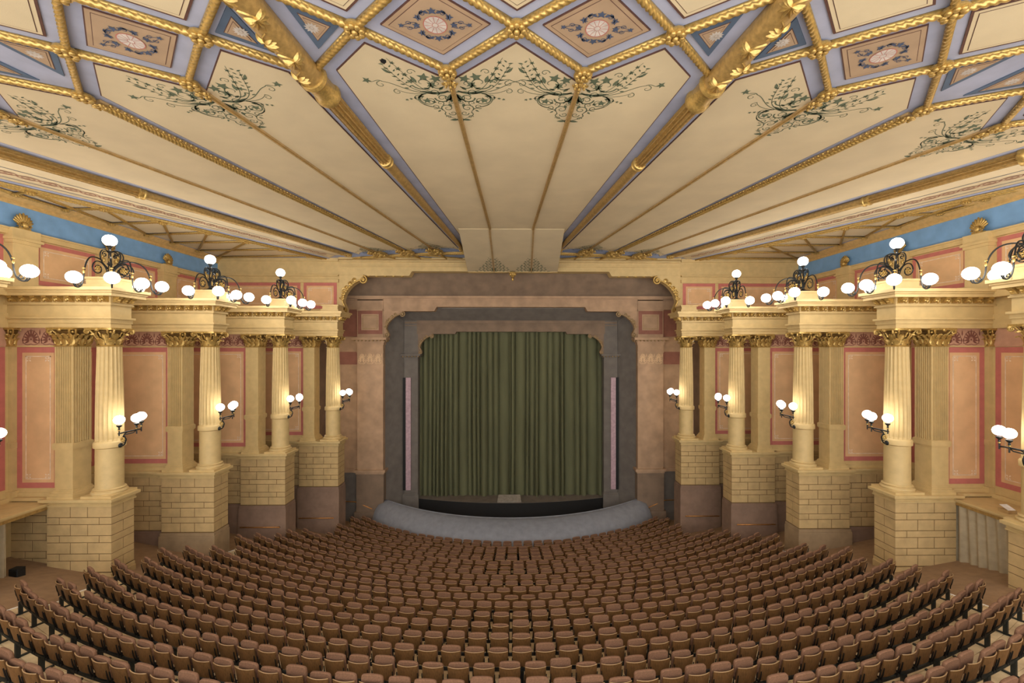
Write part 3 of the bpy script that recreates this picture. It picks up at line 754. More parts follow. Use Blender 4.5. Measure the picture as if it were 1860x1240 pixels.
# green vine print under the rib heads
def vine(k, r0, dirn=1, s=1.0):
    a = kang(k); o2 = cp(r0, k); b = MB()
    for sx in (-1, 1):
        def g(u, v): 
            u *= sx*s; v *= dirn*s
            return (o2[0] + u*cos(a) - v*sin(a), o2[1] + u*sin(a) + v*cos(a), ZCEIL - .013)
        rb = lambda p, w0, w1=None, wm=None: ribbon(b, p, w0, w1 if w1 is not None else w0, g, wm)
        rb([(.0, .80), (.30, .80)], .03); rb(bez((.10, .76), (.42, .98), (.62, .72), (.72, .78), 10), .05, .01, .09)
        drop(b, .06, .86, .34, .15, 1.45, g); rb(bez((.05, .90), (.10, 1.2), (.26, 1.1), (.20, .95), 8), .06, .02)
        for x, y, r, an in ((.30, .34, .13, -.3), (.54, .28, .13, .4), (.42, .55, .12, 0), (.64, 1.12, .11, .5), (.90, .20, .07, .3), (.98, .02, .065, .3), (1.05, -.16, .055, .3), (.84, .42, .08, .2), (1.74, .38, .10, 1.2)):
            ivy(b, x, y, r, an, g)
        rb(spiral(.60, .48, .25, 1.1, .3, 1, 18), .035, .012); rb(spiral(.32, .52, .17, 1.1, 2.6, -1, 16), .03, .012)
        rb(spiral(.28, 1.02, .17, 1.5, 0, 1, 18), .04, .012); rb(spiral(.58, 1.10, .25, 1.0, -1.2, 1, 18), .035, .014)
        rb(spiral(.23, 1.42, .15, 1.4, .6, -1, 16), .03, .012); rb(spiral(.14, 1.64, .10, 1.3, 0, 1, 14), .025, .01); rb(spiral(.50, 1.36, .10, 1.2, 1, 1, 12), .025, .01)
        rb(bez((.30, .82), (.75, .80), (.80, .35), (1.12, -.30), 14), .022, .01)
        rb(bez((.40, .84), (.95, .80), (1.02, .40), (1.26, -.10), 14), .022, .01)
        rb(bez((.45, .86), (1.0, .82), (1.15, .48), (1.42, .42), 12), .022, .016); rb(spiral(1.48, .52, .11, 1.0, -pi/2, 1, 12), .02, .01); rb(bez((1.42, .42), (1.55, .30), (1.62, .50), (1.72, .40), 8), .02, .012)
        rb(bez((.6, .86), (1.0, .9), (1.15, .75), (1.22, .68), 8), .02, .01); rb(spiral(1.20, .78, .10, 1.1, -pi/2, 1, 12), .02, .01)
        for t in range(7):
            drop(b, .92 + .05*t, .66 - .13*t, .11, .04, -.2, g); drop(b, .90 + .05*t, .62 - .13*t, .09, .035, -2.2, g)
        drop(b, .72, .48, .26, .08, -1.25, g); drop(b, 1.18, .16, .22, .07, -.9, g)
        rb(spiral(.76, .12, .10, 1.1, pi, 1, 12), .02, .01)
        for t in range(4): ivy(b, .78 + .10*t, .98 + .035*t, .045, t, g)
        rb(bez((.75, 1.25), (.66, 1.4), (.34, 1.35), (.30, 1.62), 10), .03, .015)
        rb(bez((.30, 1.60), (.42, 1.75), (.20, 1.8), (.10, 1.9), 8), .028, .01); rb(spiral(.26, 1.80, .07, 1.2, 0, -1, 10), .02, .01)
        drop(b, .05, 1.92, .22, .09, .12, g); drop(b, .03, 1.86, .15, .10, 1.4, g)
        rb(spiral(.42, .82, .12, 1.3, 2, 1, 14), .025, .01); rb(spiral(.78, 1.0, .12, 1.2, 1, -1, 12), .022, .01); rb(spiral(.12, 1.18, .10, 1.4, 0, -1, 14), .03, .01); rb(spiral(.36, 1.22, .09, 1.2, 2, 1, 12), .022, .01); rb(bez((.62, .86), (.95, .95), (.85, 1.3), (.55, 1.38), 12), .03, .014); drop(b, .66, .94, .16, .06, .3, g); drop(b, .20, .62, .16, .07, .9, g); drop(b, .48, .7, .15, .06, -.4, g); drop(b, .40, 1.5, .12, .05, .8, g); drop(b, .18, 1.24, .14, .07, 2, g); drop(b, .44, 1.2, .13, .06, -.5, g)
    stuff(b.build('vine_print', VINE, ceil))
for k in (-13, -9, -5, -1, 1, 5, 9, 13):
    if abs(k) < 13: vine(k, RN)
    if abs(k) in (5, 9): vine(k, 26.6, -1, .7)
b = MB(); q = (-2.33, 8.42); blob(b, [(q[0] + .06*cos(2*pi*i/12)*(1 + .3*sin(3*i)), q[1] + .075*sin(2*pi*i/12)*(1 + .2*cos(2*i)), ZCEIL - .014) for i in range(12)], lambda x, y, z: (x, y, z)); b.build('dark_stain', BLACK, ceil)
# gilt poles
def pole_part(name, par, k, r0, r1, rad0, rad1, m, n=20, flutes=0, prof=None):
    N = 14 if prof is None else len(prof) - 1; b = MB(); rr = []
    a = kang(k); dx, dy = -sin(a), cos(a); ux, uy = cos(a), sin(a); n = flutes*5 if flutes else n
    L = r0 - r1
    for i in range(N+1):
        t = i/N if prof is None else prof[i][0]; r = (rad0 + (rad1-rad0)*t) if prof is None else prof[i][1]
        p = cp(r0 - L*t, k); zc = ZCEIL - .12
        rr.append([(p[0] + ux*r*f*cos(q), p[1] + uy*r*f*cos(q), zc + r*f*sin(q)) for q, f in [(2*pi*j/n, (1 - (.22 if flutes and j % 5 in (1, 2, 3) else 0) - (.12 if flutes and j % 5 == 2 else 0))) for j in range(n)]])
    b.rings(rr); return b.build(name, m, par, 1, None if flutes else 40)
for k in (-11, -3, 3, 11):
    sd = 'left' if k < 0 else 'right'
    p = cp(41.5, k)
    t = thing('ceiling_pole', 'gilt fluted ceiling pole, %s pole on the %s half' % ('inner' if abs(k) == 3 else 'outer', sd), 'pole', (p[0], p[1], ZCEIL - .12))
    e = 30.0 if abs(k) == 3 and False else 26.9
    rf = 38.0 if abs(k) == 3 else 37.3
    pole_part('leafy_shaft', t, k, 46.5, 41.85, .24, .23, OLDGOLD)
    pole_part('collar', t, k, 41.95, 41.15, 0, 0, GOLD, 24, 0, [(0, .20), (.02, .27), (.12, .29), (.2, .25), (.25, .24), (.6, .23), (.68, .24), (.74, .27), (.84, .28), (.92, .26), (.95, .18), (1, .16)])
    pole_part('fluted_shaft', t, k, 41.2, rf, .19, .165, OLDGOLD, 20, 11)
    pole_part('ring', t, k, rf+.12, rf-.14, 0, 0, GOLD, 20, 0, [(0, .16), (.06, .195), (.25, .20), (.35, .175), (.6, .175), (.7, .20), (.9, .195), (1, .15)])
    pole_part('plain_shaft', t, k, rf-.1, e, .15, .11, OLDGOLD)
    a = kang(k)
    def onpole(r, u, v, d):
        """point on the underside of the shaft: u across, v along towards the stage, d proud"""
        q = u/.235; pp = cp(r - v, k); R_ = .235 + d
        return (pp[0] + R_*sin(q)*cos(a), pp[1] + R_*sin(q)*sin(a), ZCEIL - .12 - R_*cos(q))
    LM = None
    for j in range(9):
        r = 42.25 + j*.5; sgn = 1 if j % 2 else -1; b = MB()
        for q in range(9):
            an = (q-4)*.48; l = .26 - .022*abs(q-4); u0 = sgn*.10; rows = []
            for i in range(5):
                tt = i/4; cu, cv = u0 + l*tt*sin(an), .05 + l*tt*cos(an); w_ = .034*sin(pi*min(.97, tt*.85 + .12))
                rows.append([onpole(r, cu - w_*cos(an), cv + w_*sin(an), .004), onpole(r, cu, cv, .05*sin(pi*min(1, .15 + tt*.8)) + .012), onpole(r, cu + w_*cos(an), cv - w_*sin(an), .004)])
            b.rings(rows, False, False)
        rows = []
        for i in range(7):
            tt = i/6; cu = sgn*(.10 - .16*tt*tt); cv = .05 - .22*tt
            rows.append([onpole(r, cu - .018, cv, .004), onpole(r, cu, cv, .03), onpole(r, cu + .018, cv, .004)])
        b.rings(rows, False, False)
        b.build('leaf_sprig', GOLD, t, 1, 60)
    pe = cp(e, k); put('end_rosette', ROST, t, (pe[0]-p[0], pe[1]-p[1], -.02), (0, 0, a + pi))
# fan ends towards the stage
NK = list(range(-13, 14, 2))
blu = []
P = [cp(27.2, k) for k in range(-13, 14)] + [cp(23.2, k) for k in range(13, -14, -1)]
CBLUE = mat('ceiling_blue', (148, 166, 208), 0.8, 0, .08, 2)
b = MB(); b.add([(x, min(y, YA), ZCEIL - .001) for x, y in P], [(i, i+1, 52-i, 53-i) for i in range(26)]); b.build('blue_ground', CBLUE, ceil)
for rr_, rad_ in ((25.75, .06), (25.45, .05)):
    for k0, k1 in zip(NK, NK[1:]):
        if k0 < -3 + 0 and k1 <= -3 or k0 >= 3: rope(cp(rr_, k0), cp(rr_, k1), rad_, z=ZCEIL-.05, cut=.02)
for k in NK:
    if abs(k) < 3: continue
    sg = 1 if k > 0 else -1
    p = cp(26.3, k)
    if abs(k) in (5, 7, 9): put('rosette', ROST, ceil, (p[0], p[1], ZCEIL-.1), (0, 0, kang(k) + pi), (1.9, 1.9, 1.6))
    f0 = cp(25.6, k); q = ((cp(24, k)[0]), YA-.12)
    if abs(k) <= 11 and q[1] - f0[1] > .2:
        rope(f0, q, .05, z=ZCEIL-.06)
    k2 = k - 2*sg*2
    if abs(k) > 5:
        q2 = (cp(24.4, k2)[0], YA-.12); rope(cp(25.6, k), q2, .035, z=ZCEIL-.05)
# lattice between the fan and the side walls
FN = [40.5, 38.7, 36.7, 34.7, 32.85, 30.95, 29.1, 27.3]
WY = [13.9, 15.72, 17.44, 19.39, 21.24, 22.83, 24.64, 26.3]
for sg in (-1, 1):
    F = [cp(r, 14*sg) for r in FN]; Wn = [(sg*(HW-.38), y) for y in WY]
    for i in range(7):
        P = [F[i], F[i+1], Wn[i+1], Wn[i]]
        field(inset(P, .13), [(0, DLINE, 'lattice_panel'), (.02, FABRIC, 'cream_field')])
    for i in range(8):
        rope(F[i], Wn[i], .045, z=ZCEIL-.05)
        if i + 2 < 8: rope(F[i], Wn[i+2], .045, z=ZCEIL-.06)
        put('rosette', ROS, ceil, (F[i][0], F[i][1], ZCEIL-.08), (0, 0, 0), (.7, .7, .7)); put('rosette', ROS, ceil, (Wn[i][0], Wn[i][1], ZCEIL-.08), (0, 0, 0), (.6, .6, .6))
    for kk, r_ in ((13.72, .04), (14.0, .045)):
        rope(cp(26.0, kk*sg), cp(46, kk*sg), r_, z=ZCEIL-.06)
    along(13.55*sg, 46, 26, .10, .03).build('edge_board', LILAC, ceil); along(13.86*sg, 46, 26, .16, .035).build('edge_board', FABRIC, ceil)
# sloping apron before the stage frame
def apron(u, v, d=0.0):
    """u across in metres, v 0 (ceiling) .. 1 (lower edge)"""
    return (.09 + .03*v + u*(1 + .11*v), 20.05 + 6.35*v, ZCEIL - .03 - .84*v - d)
ap = thing('canvas_apron', 'cream canvas apron sloping down to the middle of the outer stage frame', 'ceiling panel', apron(0, .5))
b = MB(); c4 = [apron(-2.46, 0), apron(2.46, 0), apron(2.46, 1), apron(-2.46, 1)]
b.prism(c4, (0, .01, .08)); b.build('canvas', FABRIC, ap)
b = MB(); e0, e1 = apron(-2.46, 1, .0), apron(2.46, 1, .0); b.box(e0[0], e1[0], e0[1]-.03, e0[1]+.04, e0[2]-.03, e0[2]+.06); b.build('edge_strip', CREAM, ap)
for sg in (-1, 1):
    b = MB(); x = 1.02
    A, B = apron(sg*x, 0, .03), apron(sg*x, 1, .03)
    b.prism([(A[0]-.04, A[1], A[2]), (A[0]+.04, A[1], A[2]), (B[0]+.04, B[1], B[2]), (B[0]-.04, B[1], B[2])], (0, 0, .05)); b.build('thin_rib', RIBW, ap)
    b = MB()
    for sx in (-1, 1):
        g = lambda u, v: apron(sg*x + sx*u, 1 - v/6.4, .006)
        for row in range(11):
            vv = .12 + row*.27; wd = max(.10, 1.0 - row*.095)
            for q in range(max(1, int(wd/.2))):
                u = .12 + q*.2 + (.05 if row % 2 else 0)
                if u < wd: ivy(b, u, vv + .1*(q % 2), .085, row + q, g); drop(b, u + .06, vv + .12, .13, .05, 1.0 + q, g)
        drop(b, .07, .1, .8, .07, pi/2, g)
    stuff(b.build('vine_print', VINE, ap))
t = thing('pendant_finial', 'gilt drop finial hanging under the middle of the canvas apron', 'finial', (.12, 26.35, 4.70))
b = MB(); b.lathe([(.20, 0), (.24, -.04), (.22, -.10), (.14, -.2), (.10, -.27), (.12, -.30), (.05, -.34)], 14); o = b.build('cup', GOLD, None, 1, 40); o.parent = t
for k in range(8):
    a = 2*pi*k/8; b = MB(); b.ball((.16*cos(a), .16*sin(a), -.12), .06, .06, .11, 8, 6); o = b.build('leaf', GOLD, None, 1, 60); o.parent = t
b = MB(); b.ball((0, 0, -.43), .075, .075, .11, 12, 8); o = b.build('drop', GOLD, None, 1, 60); o.parent = t
# ------------------------------------------------------------------ the darker inner frames and the stage
f2 = setting('trim_2', 'brown second stage frame with piers and stepped beam')
for s in (-1, 1):
    b = MB(); b.box(9.9, 12.4, YB, YB+.3, -11.8, 5.2); b.build('side_wall', BRSTONE, f2, s)
    b = MB(); b.box(9.9, 12.4, YB-.06, YB, .34, .8); b.box(9.9, 12.4, YB-.04, YB, -.15, -.05); b.box(9.9, 12.4, YB-.08, YB, -8.12, -7.86); b.build('wall_moulding', BRSTONE, f2, s)
    b = MB(); b.box(9.9, 12.4, YB-.02, YB, .85, 2.6); b.box(9.9, 12.4, YB-.02, YB, -1.0, -.16); b.build('red_band', BRRED, f2, s)
    b = MB(); b.box(9.9, 12.4, YB-.03, YB, -11.8, -8.14); b.build('socle', GREY, f2, s)
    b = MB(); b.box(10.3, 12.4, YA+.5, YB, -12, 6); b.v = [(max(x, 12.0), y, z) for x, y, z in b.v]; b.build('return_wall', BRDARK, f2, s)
    # pier
    x0, x1, y = 8.35, 10.04, YB-.34
    b = MB(); b.box(x0, x1, y, YB+.2, -11.8, 3.4); b.build('pier_shaft', BRSTONE, f2, s)
    b = MB(); b.box(x0-.12, x1+.12, y-.12, YB+.2, .46, .62); b.box(x0-.28, x1+.28, y-.28, YB+.2, .62, .78); b.box(x0-.05, x1+.05, y-.05, YB+.2, .30, .46); b.box(x0-.03, x1+.03, y-.03, YB, -.22, -.14); b.box(x0-.03, x1+.03, y-.03, YB, -1.08, -1.0)
    b.box(x0-.16, x1+.16, y-.16, YB+.2, -8.02, -7.86); b.box(x0-.08, x1+.08, y-.08, YB+.2, -8.14, -8.02); b.build('pier_moulding', BRSTONE, f2, s)
    b = MB()
    for k in range(9): b.ball((x0 - .1 + k*.235, y-.22, .58), .06, .06, .07, 8, 5)
    for k in range(4): b.ball((x0-.2, y + .02 + k*.14, .58), .06, .06, .07, 8, 5)
    b.build('egg_moulding', BRGOLD, f2, s, 60)
    b = MB(); b.box(x0-.04, x1+.04, y-.04, YB+.2, -11.8, -8.14); b.box(x0-.14, x1+.14, y-.14, YB+.2, -11.8, -10.6); b.build('pier_socle', BRDARK, f2, s)
    for k in range(3):
        o = put('palmette', PALM, f2, (s*(x0 + .33 + k*.52), y-.02, -.98), (0, 0, 0), (.78, 1, 1.45)); o.data = PALM2
    b = MB(); b.box(x0+.05, x1-.05, y-.02, y, 1.0, 2.52); b.build('red_border', BRRED, f2, s)
    b = MB(); b.box(x0+.28, x1-.28, y-.032, y, 1.25, 2.30); b.build('brown_field', BRSTONE, f2, s)
    b = MB(); t_ = .04
    for u0, u1, v0, v1 in ((x0+.36, x1-.36, 1.33, 1.33+t_), (x0+.36, x1-.36, 2.22-t_, 2.22), (x0+.36, x0+.36+t_, 1.33, 2.22), (x1-.36-t_, x1-.36, 1.33, 2.22)): b.box(u0, u1, y-.038, y, v0, v1)
    b.build('pale_line', BRGOLD, f2, s)
    # beam
    b = MB(); b.prism([(x, YB-.3, z) for x, z in stepped(4.85, 8.4, 2.78, 2.50, 3.5)], (0, .6, 0)); b.build('stepped_beam', BRSTONE, f2, s, 30)
    b = MB(); b.box(8.35, 12.2, YB-.25, YB, 2.62, 3.5); b.box(0, 12.2, YB-.38, YB-.2, 3.34, 3.5); b.box(0, 12.2, YB-.34, YB-.2, 3.2, 3.26); b.box(8.35, 10.04, YB-.42, YB-.2, 2.52, 2.62); b.build('beam_moulding', BRSTONE, f2, s)
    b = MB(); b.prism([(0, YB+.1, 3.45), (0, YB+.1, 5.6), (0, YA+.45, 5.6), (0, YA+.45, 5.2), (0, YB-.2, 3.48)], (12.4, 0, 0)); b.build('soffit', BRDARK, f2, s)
    t = thing('curled_bracket', 'brown and gilt curled bracket in the %s corner of the second stage frame' % SIDE[s], 'bracket', (s*x0, YB, 2.5))
    bracket(x0, YB-.28, YB+.1, 2.50, .80, 1.28, BRSTONE, BRGOLD, t, s)
f3 = setting('trim_3', 'dark innermost stage frame around the green curtain')
for s in (-1, 1):
    x0, x1, y = 6.43, 7.37, YC-.1
    b = MB(); b.box(x0, x1, y, YC+.6, -12.4, 2.2); b.build('pier_shaft', GREY, f3, s)
    b = MB(); b.box(x0-.10, x1+.10, y-.10, YC+.6, -.56, -.44); b.box(x0-.2, x1+.2, y-.2, YC+.6, -.44, -.32); b.box(x0-.04, x1+.04, y-.04, YC+.6, -.2, -.14)
    b.build('pier_moulding', GREY, f3, s)
    b = MB()
    for k in range(6): b.ball((x0 - .06 + k*.21, y-.17, -.5), .05, .05, .05, 8, 5)
    b.build('egg_moulding', BRGOLD, f3, s, 60)
    b = MB(); b.box(x0-.06, x1+.1, y-.1, YC+.6, -10.95, -10.0); b.box(x0-.02, x1+.05, y-.06, YC+.6, -10.0, -9.9); b.build('pier_socle', GREY, f3, s)
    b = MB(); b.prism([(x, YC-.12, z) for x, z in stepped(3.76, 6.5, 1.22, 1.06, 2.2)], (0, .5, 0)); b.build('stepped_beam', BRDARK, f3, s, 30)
    b = MB(); b.box(0, 7.3, YC-.2, YC, 1.78, 1.9); b.box(0, 7.3, YC-.16, YC, 1.62, 1.67); b.build('beam_moulding', BRDARK, f3, s)
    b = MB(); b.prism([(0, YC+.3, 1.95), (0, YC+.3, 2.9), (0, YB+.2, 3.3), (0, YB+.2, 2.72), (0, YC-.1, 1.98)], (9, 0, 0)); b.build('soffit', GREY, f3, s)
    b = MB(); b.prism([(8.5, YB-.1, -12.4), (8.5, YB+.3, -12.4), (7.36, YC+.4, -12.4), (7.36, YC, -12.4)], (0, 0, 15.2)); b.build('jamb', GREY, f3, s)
    t = thing('curled_bracket', 'small dark curled bracket in the %s corner above the curtain' % SIDE[s], 'bracket', (s*x0, YC, 1.06))
    bracket(x0, YC-.1, YC+.3, 1.07, -.32, .98, BRDARK, BRGOLD, t, s)
    t = thing('lilac_strip', 'tall lilac strip panel with black side on the %s inner pier' % SIDE[s], 'panel', (s*7.06, YC-.2, -9.67))
    b = MB(); b.box(6.90, 7.24, YC-.22, YC-.1, -9.67, -1.95); b.build('front_board', LIL2, t, s)
    b = MB(); b.box(7.24, 7.42, YC-.24, YC-.1, -9.67, -1.95); b.build('black_side', BLACK, t, s)
# curtain
random.seed(3)
folds = []; x = -6.9
while x < 6.9:
    wd = rnd.choice([.26, .32, .4, .5, .62, .75]); folds.append((x, wd, rnd.uniform(.3, .5), rnd.uniform(-.3, .3))); x += wd
for sg, nm in ((-1, 'left'), (1, 'right')):
    b = MB(); nx, nz = 330, 10; rows = []
    for j in range(nz+1):
        t = j/nz; z = 1.6 - (1.6 + 10.26)*t; row = []
        for i in range(nx+1):
            u = i/nx; X = sg*(.02 + 6.9*u) ; d = 0
            for fx, wd, dp, ph in folds:
                q = (X - fx)/wd
                if 0 <= q <= 1: d = dp*(sin(pi*q)**.38)*(1 + .25*sin(3*t + ph*9)) ; break
            row.append((X + .03*sin(4*t + X)*t, YC+.75 - d*(.8 + .35*t) , z + (.03*sin(X*2.1) if j == nz else 0)))
        rows.append(row if sg > 0 else row[::-1])
    b.rings(rows, False, False)
    tt = thing('stage_curtain', 'heavy olive green stage curtain, %s half, closed' % nm, 'curtain', (sg*3.4, YC+.75, -10.26))
    b.build('drape', CURT, tt, 1, 180)
    b = MB(); b.rings([[(p[0], p[1]-.012, z) for p in rows[-1]] for z in (-10.26, -10.05)], False, False); b.build('hem', CURT, tt, 1, 180)
b = MB(); b.box(-8, 8, YC+1.2, YC+1.3, -12.4, 3); bw_ = setting('wall_back', 'black wall behind the curtain'); b.build('wall_body', BLACK, bw_)
# stage floor, lip, prompter's box
lip = []
for i in range(33):
    X = -6.5 + 13*i/32; lip.append((X, 28.95 + 1.05*(X/6.5)**2))
st = setting('floor_1', 'stage floor with curved black lip')
b = MB(); P = [(x, y, -10.28) for x, y in lip] + [(6.5, YC+1.2, -10.28), (-6.5, YC+1.2, -10.28)]; b.prism(P, (0, 0, -.06)); b.build('stage_boards', STAGEF, st)
b = MB(); b.rings([[(x, y, z) for x, y in lip] for z in (-12.4, -10.34)], False, False); b.rings([[(x, y-.03, z) for x, y in lip] for z in (-10.62, -10.29)], False, False); b.build('lip_face', BLACK, st)
t = thing('prompter_box', 'low grey box in the middle of the stage lip before the curtain', 'box', (-.12, 29.0, -10.28))
b = MB(); b.prism([(-.93, 28.99, -10.20), (.68, 28.99, -10.20), (.62, 29.75, -9.99), (-.87, 29.75, -9.99)], (0, .02, -.06)); b.build('lid', PROMPT, t)
b = MB(); b.box(-.90, .65, 29.02, 29.07, -10.28, -10.24); b.build('front_board', PROMPT, t)
# pit and hood
b = MB(); b.box(-9.5, 9.5, 24.5, 31, -12.55, -12.5); pf = setting('floor_2', 'dark floor of the sunken orchestra pit'); b.build('pit_boards', BLACK, pf)
hd = thing('pit_hood', 'smooth grey curved hood arching over the front of the orchestra pit', 'hood', (.12, 24.2, -11.4))
b = MB(); rows = []; n = 48; TH = 49.0
for i in range(n+1):
    th = rad(-TH + 2*TH*i/n); e = (abs(-TH + 2*TH*i/n)/TH)
    rin = 10.75 + .75*e*e; rout = 12.75 - .25*e; zt = -10.02 + .14*e*e
    endf = min(1, (1-e)/.06); sh = math.sqrt(max(0, 1 - (1-endf)**2))
    prof = [(rout, -11.9), (rout, -11.3), (rout - .06, -10.98), (rout - .25*(rout-rin), zt-.52), (rout - .48*(rout-rin), zt-.22), (rout - .75*(rout-rin), zt-.05), (rin + .06, zt), (rin, zt-.03), (rin, zt-.12), (rin+.1, zt-.3), (rin+.3, zt-.8), (rin+.35, -12.5)]
    rc = (rout+rin)/2; row = []
    for r, z in prof:
        r = rc + (r-rc)*(.55 + .45*sh); z2 = -11.9 + (z + 11.9)*(.75 + .25*sh) if z > -11.9 else z
        row.append((.12 + r*sin(th), 36.5 - r*cos(th), z2))
    rows.append(row)
b.rings(rows, False, False); b.build('shell', HOOD, hd, 1, 50)
b = MB(); b.tube([(r[6][0], r[6][1], r[6][2]) for r in rows[1:-1]], .03, 8); b.build('edge_roll', HOOD, hd, 1, 180)
# handrails
def handrail(name, lab, pts, s, drops):
    t = thing(name, lab, 'handrail', (s*pts[0][0], pts[0][1], pts[0][2]))
    b = MB(); b.tube(pts, .03, 8); b.build('rail', BRASS, t, s, 180)
    for p, q in drops:
        b = MB(); b.tube([p, q], .018, 6); b.build('rail_holder', BRASS, t, s, 180)
for s in (-1, 1):
    for i, z in ((4, -9.75), (3, -9.05)):
        X, Y = XI[i], YI[i]; y = Y-.56; x0, x1 = X-.3, X+1.7
        handrail('brass_handrail', 'brass handrail on the brown socle of the %s plinth, %s side' % (NB[i], SIDE[s]), [(x0, y-.09, z), (x1, y-.09, z)], s, [((x0+.1, y-.09, z), (x0+.1, y+.02, z)), ((x1-.1, y-.09, z), (x1-.1, y+.02, z))])
    handrail('brass_handrail', 'sloping brass handrail beside the %s pier of the second stage frame' % SIDE[s], [(11.4, YB-.2, -9.95), (10.2, YB-.2, -10.0), (9.0, YB-.55, -10.35)], s, [((10.9, YB-.2, -9.97), (10.9, YB, -9.97)), ((9.4, YB-.44, -10.22), (9.4, YB-.3, -10.22))])
# canvas lobbies between the nearest wings
for s in (-1, 1):
    t = thing('door_canopy', 'flat canopy slab over the curtained doorway by the %s wall' % SIDE[s], 'canopy', (s*17, 14.6, -5.5))
    b = MB(); b.box(16.42, HW, 13.3, 15.9, -5.60, -5.50); b.box(16.36, HW, 13.3, 15.9, -5.54, -5.48); b.build('slab', CREAM, t, s)
    b = MB(); b.box(16.46, 16.56, 13.3, 15.88, -5.72, -5.6); b.build('rail_board', OLDGOLD, t, s)
    t = thing('doorway_curtain', 'pale grey linen curtain hanging under the canopy by the %s wall' % SIDE[s], 'curtain', (s*16.55, 14.6, -8))
    ya, yb = (13.45, 15.75) if s > 0 else (13.3, 14.5)
    b = MB(); rows = []
    for j in range(9):
        z = -5.66 - j*(8.1-5.66)/8; row = []
        for i in range(81):
            u = i/80; row.append((16.52 + .05*sin(u*46 + .4*sin(u*9)) + .03*sin(u*17)*(j/8) + .02*j/8, ya + (yb-ya)*u - .10*sin(pi*u)*(j/8), z - .1*sin(u*3)*(j == 8)))
        rows.append(row)
    b.rings(rows, False, False); b.build('drape', GCURT, t, s, 180)
t = thing('black_box', 'small black box at the foot of the ashlar wall by the left doorway curtain', 'box', (-16.4, 14.7, -7.85))
b = MB(); b.cbox(16.25, 16.55, 14.55, 14.8, -7.85, -7.30, .02); b.build('cabinet', BLACK, t, -1)
b = MB(); b.box(16.28, 16.52, 14.54, 14.56, -7.75, -7.35); b.build('front_grille', FRAME, t, -1)
t = thing('prompt_card_box', 'small dark open box with white paper on the right canopy', 'box', (16.75, 14.3, -5.48))
b = MB(); b.box(16.62, 16.92, 14.12, 14.42, -5.48, -5.36); b.build('tray', RIBW, t)
b = MB(); b.prism([(16.64, 14.14, -5.36), (16.90, 14.14, -5.36), (16.90, 14.40, -5.25), (16.64, 14.40, -5.25)], (0, 0, .01)); b.build('paper', EDGE, t)
# ------------------------------------------------------------------ raked floor and seats
OFF = [.5,.5,0,0,0,0,.5,.5,.5,0,0,.5,0,.5,.5,.5,.5,.5,0,0,.5,0,.5,0]
NL = [18,19,18,19,18,18,20,21,21,23,24,21,23,24,25,24,25,25,25,26,25,26,25,26]
NR = [17,18,17,18,17,17,19,20,20,22,23,21,23,23,24,23,24,24,25,25,25,26,25,26]
NROW = 24; PITCH = .55
def row_c(i): return 36.9 - .085*i
def row_r(i): return row_c(i) - (23.34 - .781*i)
def row_z(i): return -11.27 + .2044*i
def arc(i, dr, th): r = row_r(i) + dr; return (.12 + r*sin(th), row_c(i) - r*cos(th))
fl = setting('floor', 'raked wooden floor of curved steps with brown carpet aisles')
b = MB(); grid = []
for i in range(-2, 31):
    row = []
    for j in range(61):
        th = rad(-66 + 132*j/60); x, y = arc(i, 0, th)
        row.append((max(-HW-.2, min(HW+.2, x)), y, row_z(i) - .07 if i > 0 else -11.36))
    grid.append(row)
b.rings(grid, False, False); b.build('aisle_carpet', AISLE, fl, 1, 180)
b = MB(); b.box(-12.4, 12.4, 22.4, 31.5, -11.8, -11.42)
b.v = b.v; b.build('front_floor', AISLE, fl)
def th_end(i, side):
    n = (NL if side < 0 else NR)[i]; return (n + OFF[i] + 1.2)*PITCH/row_r(i)
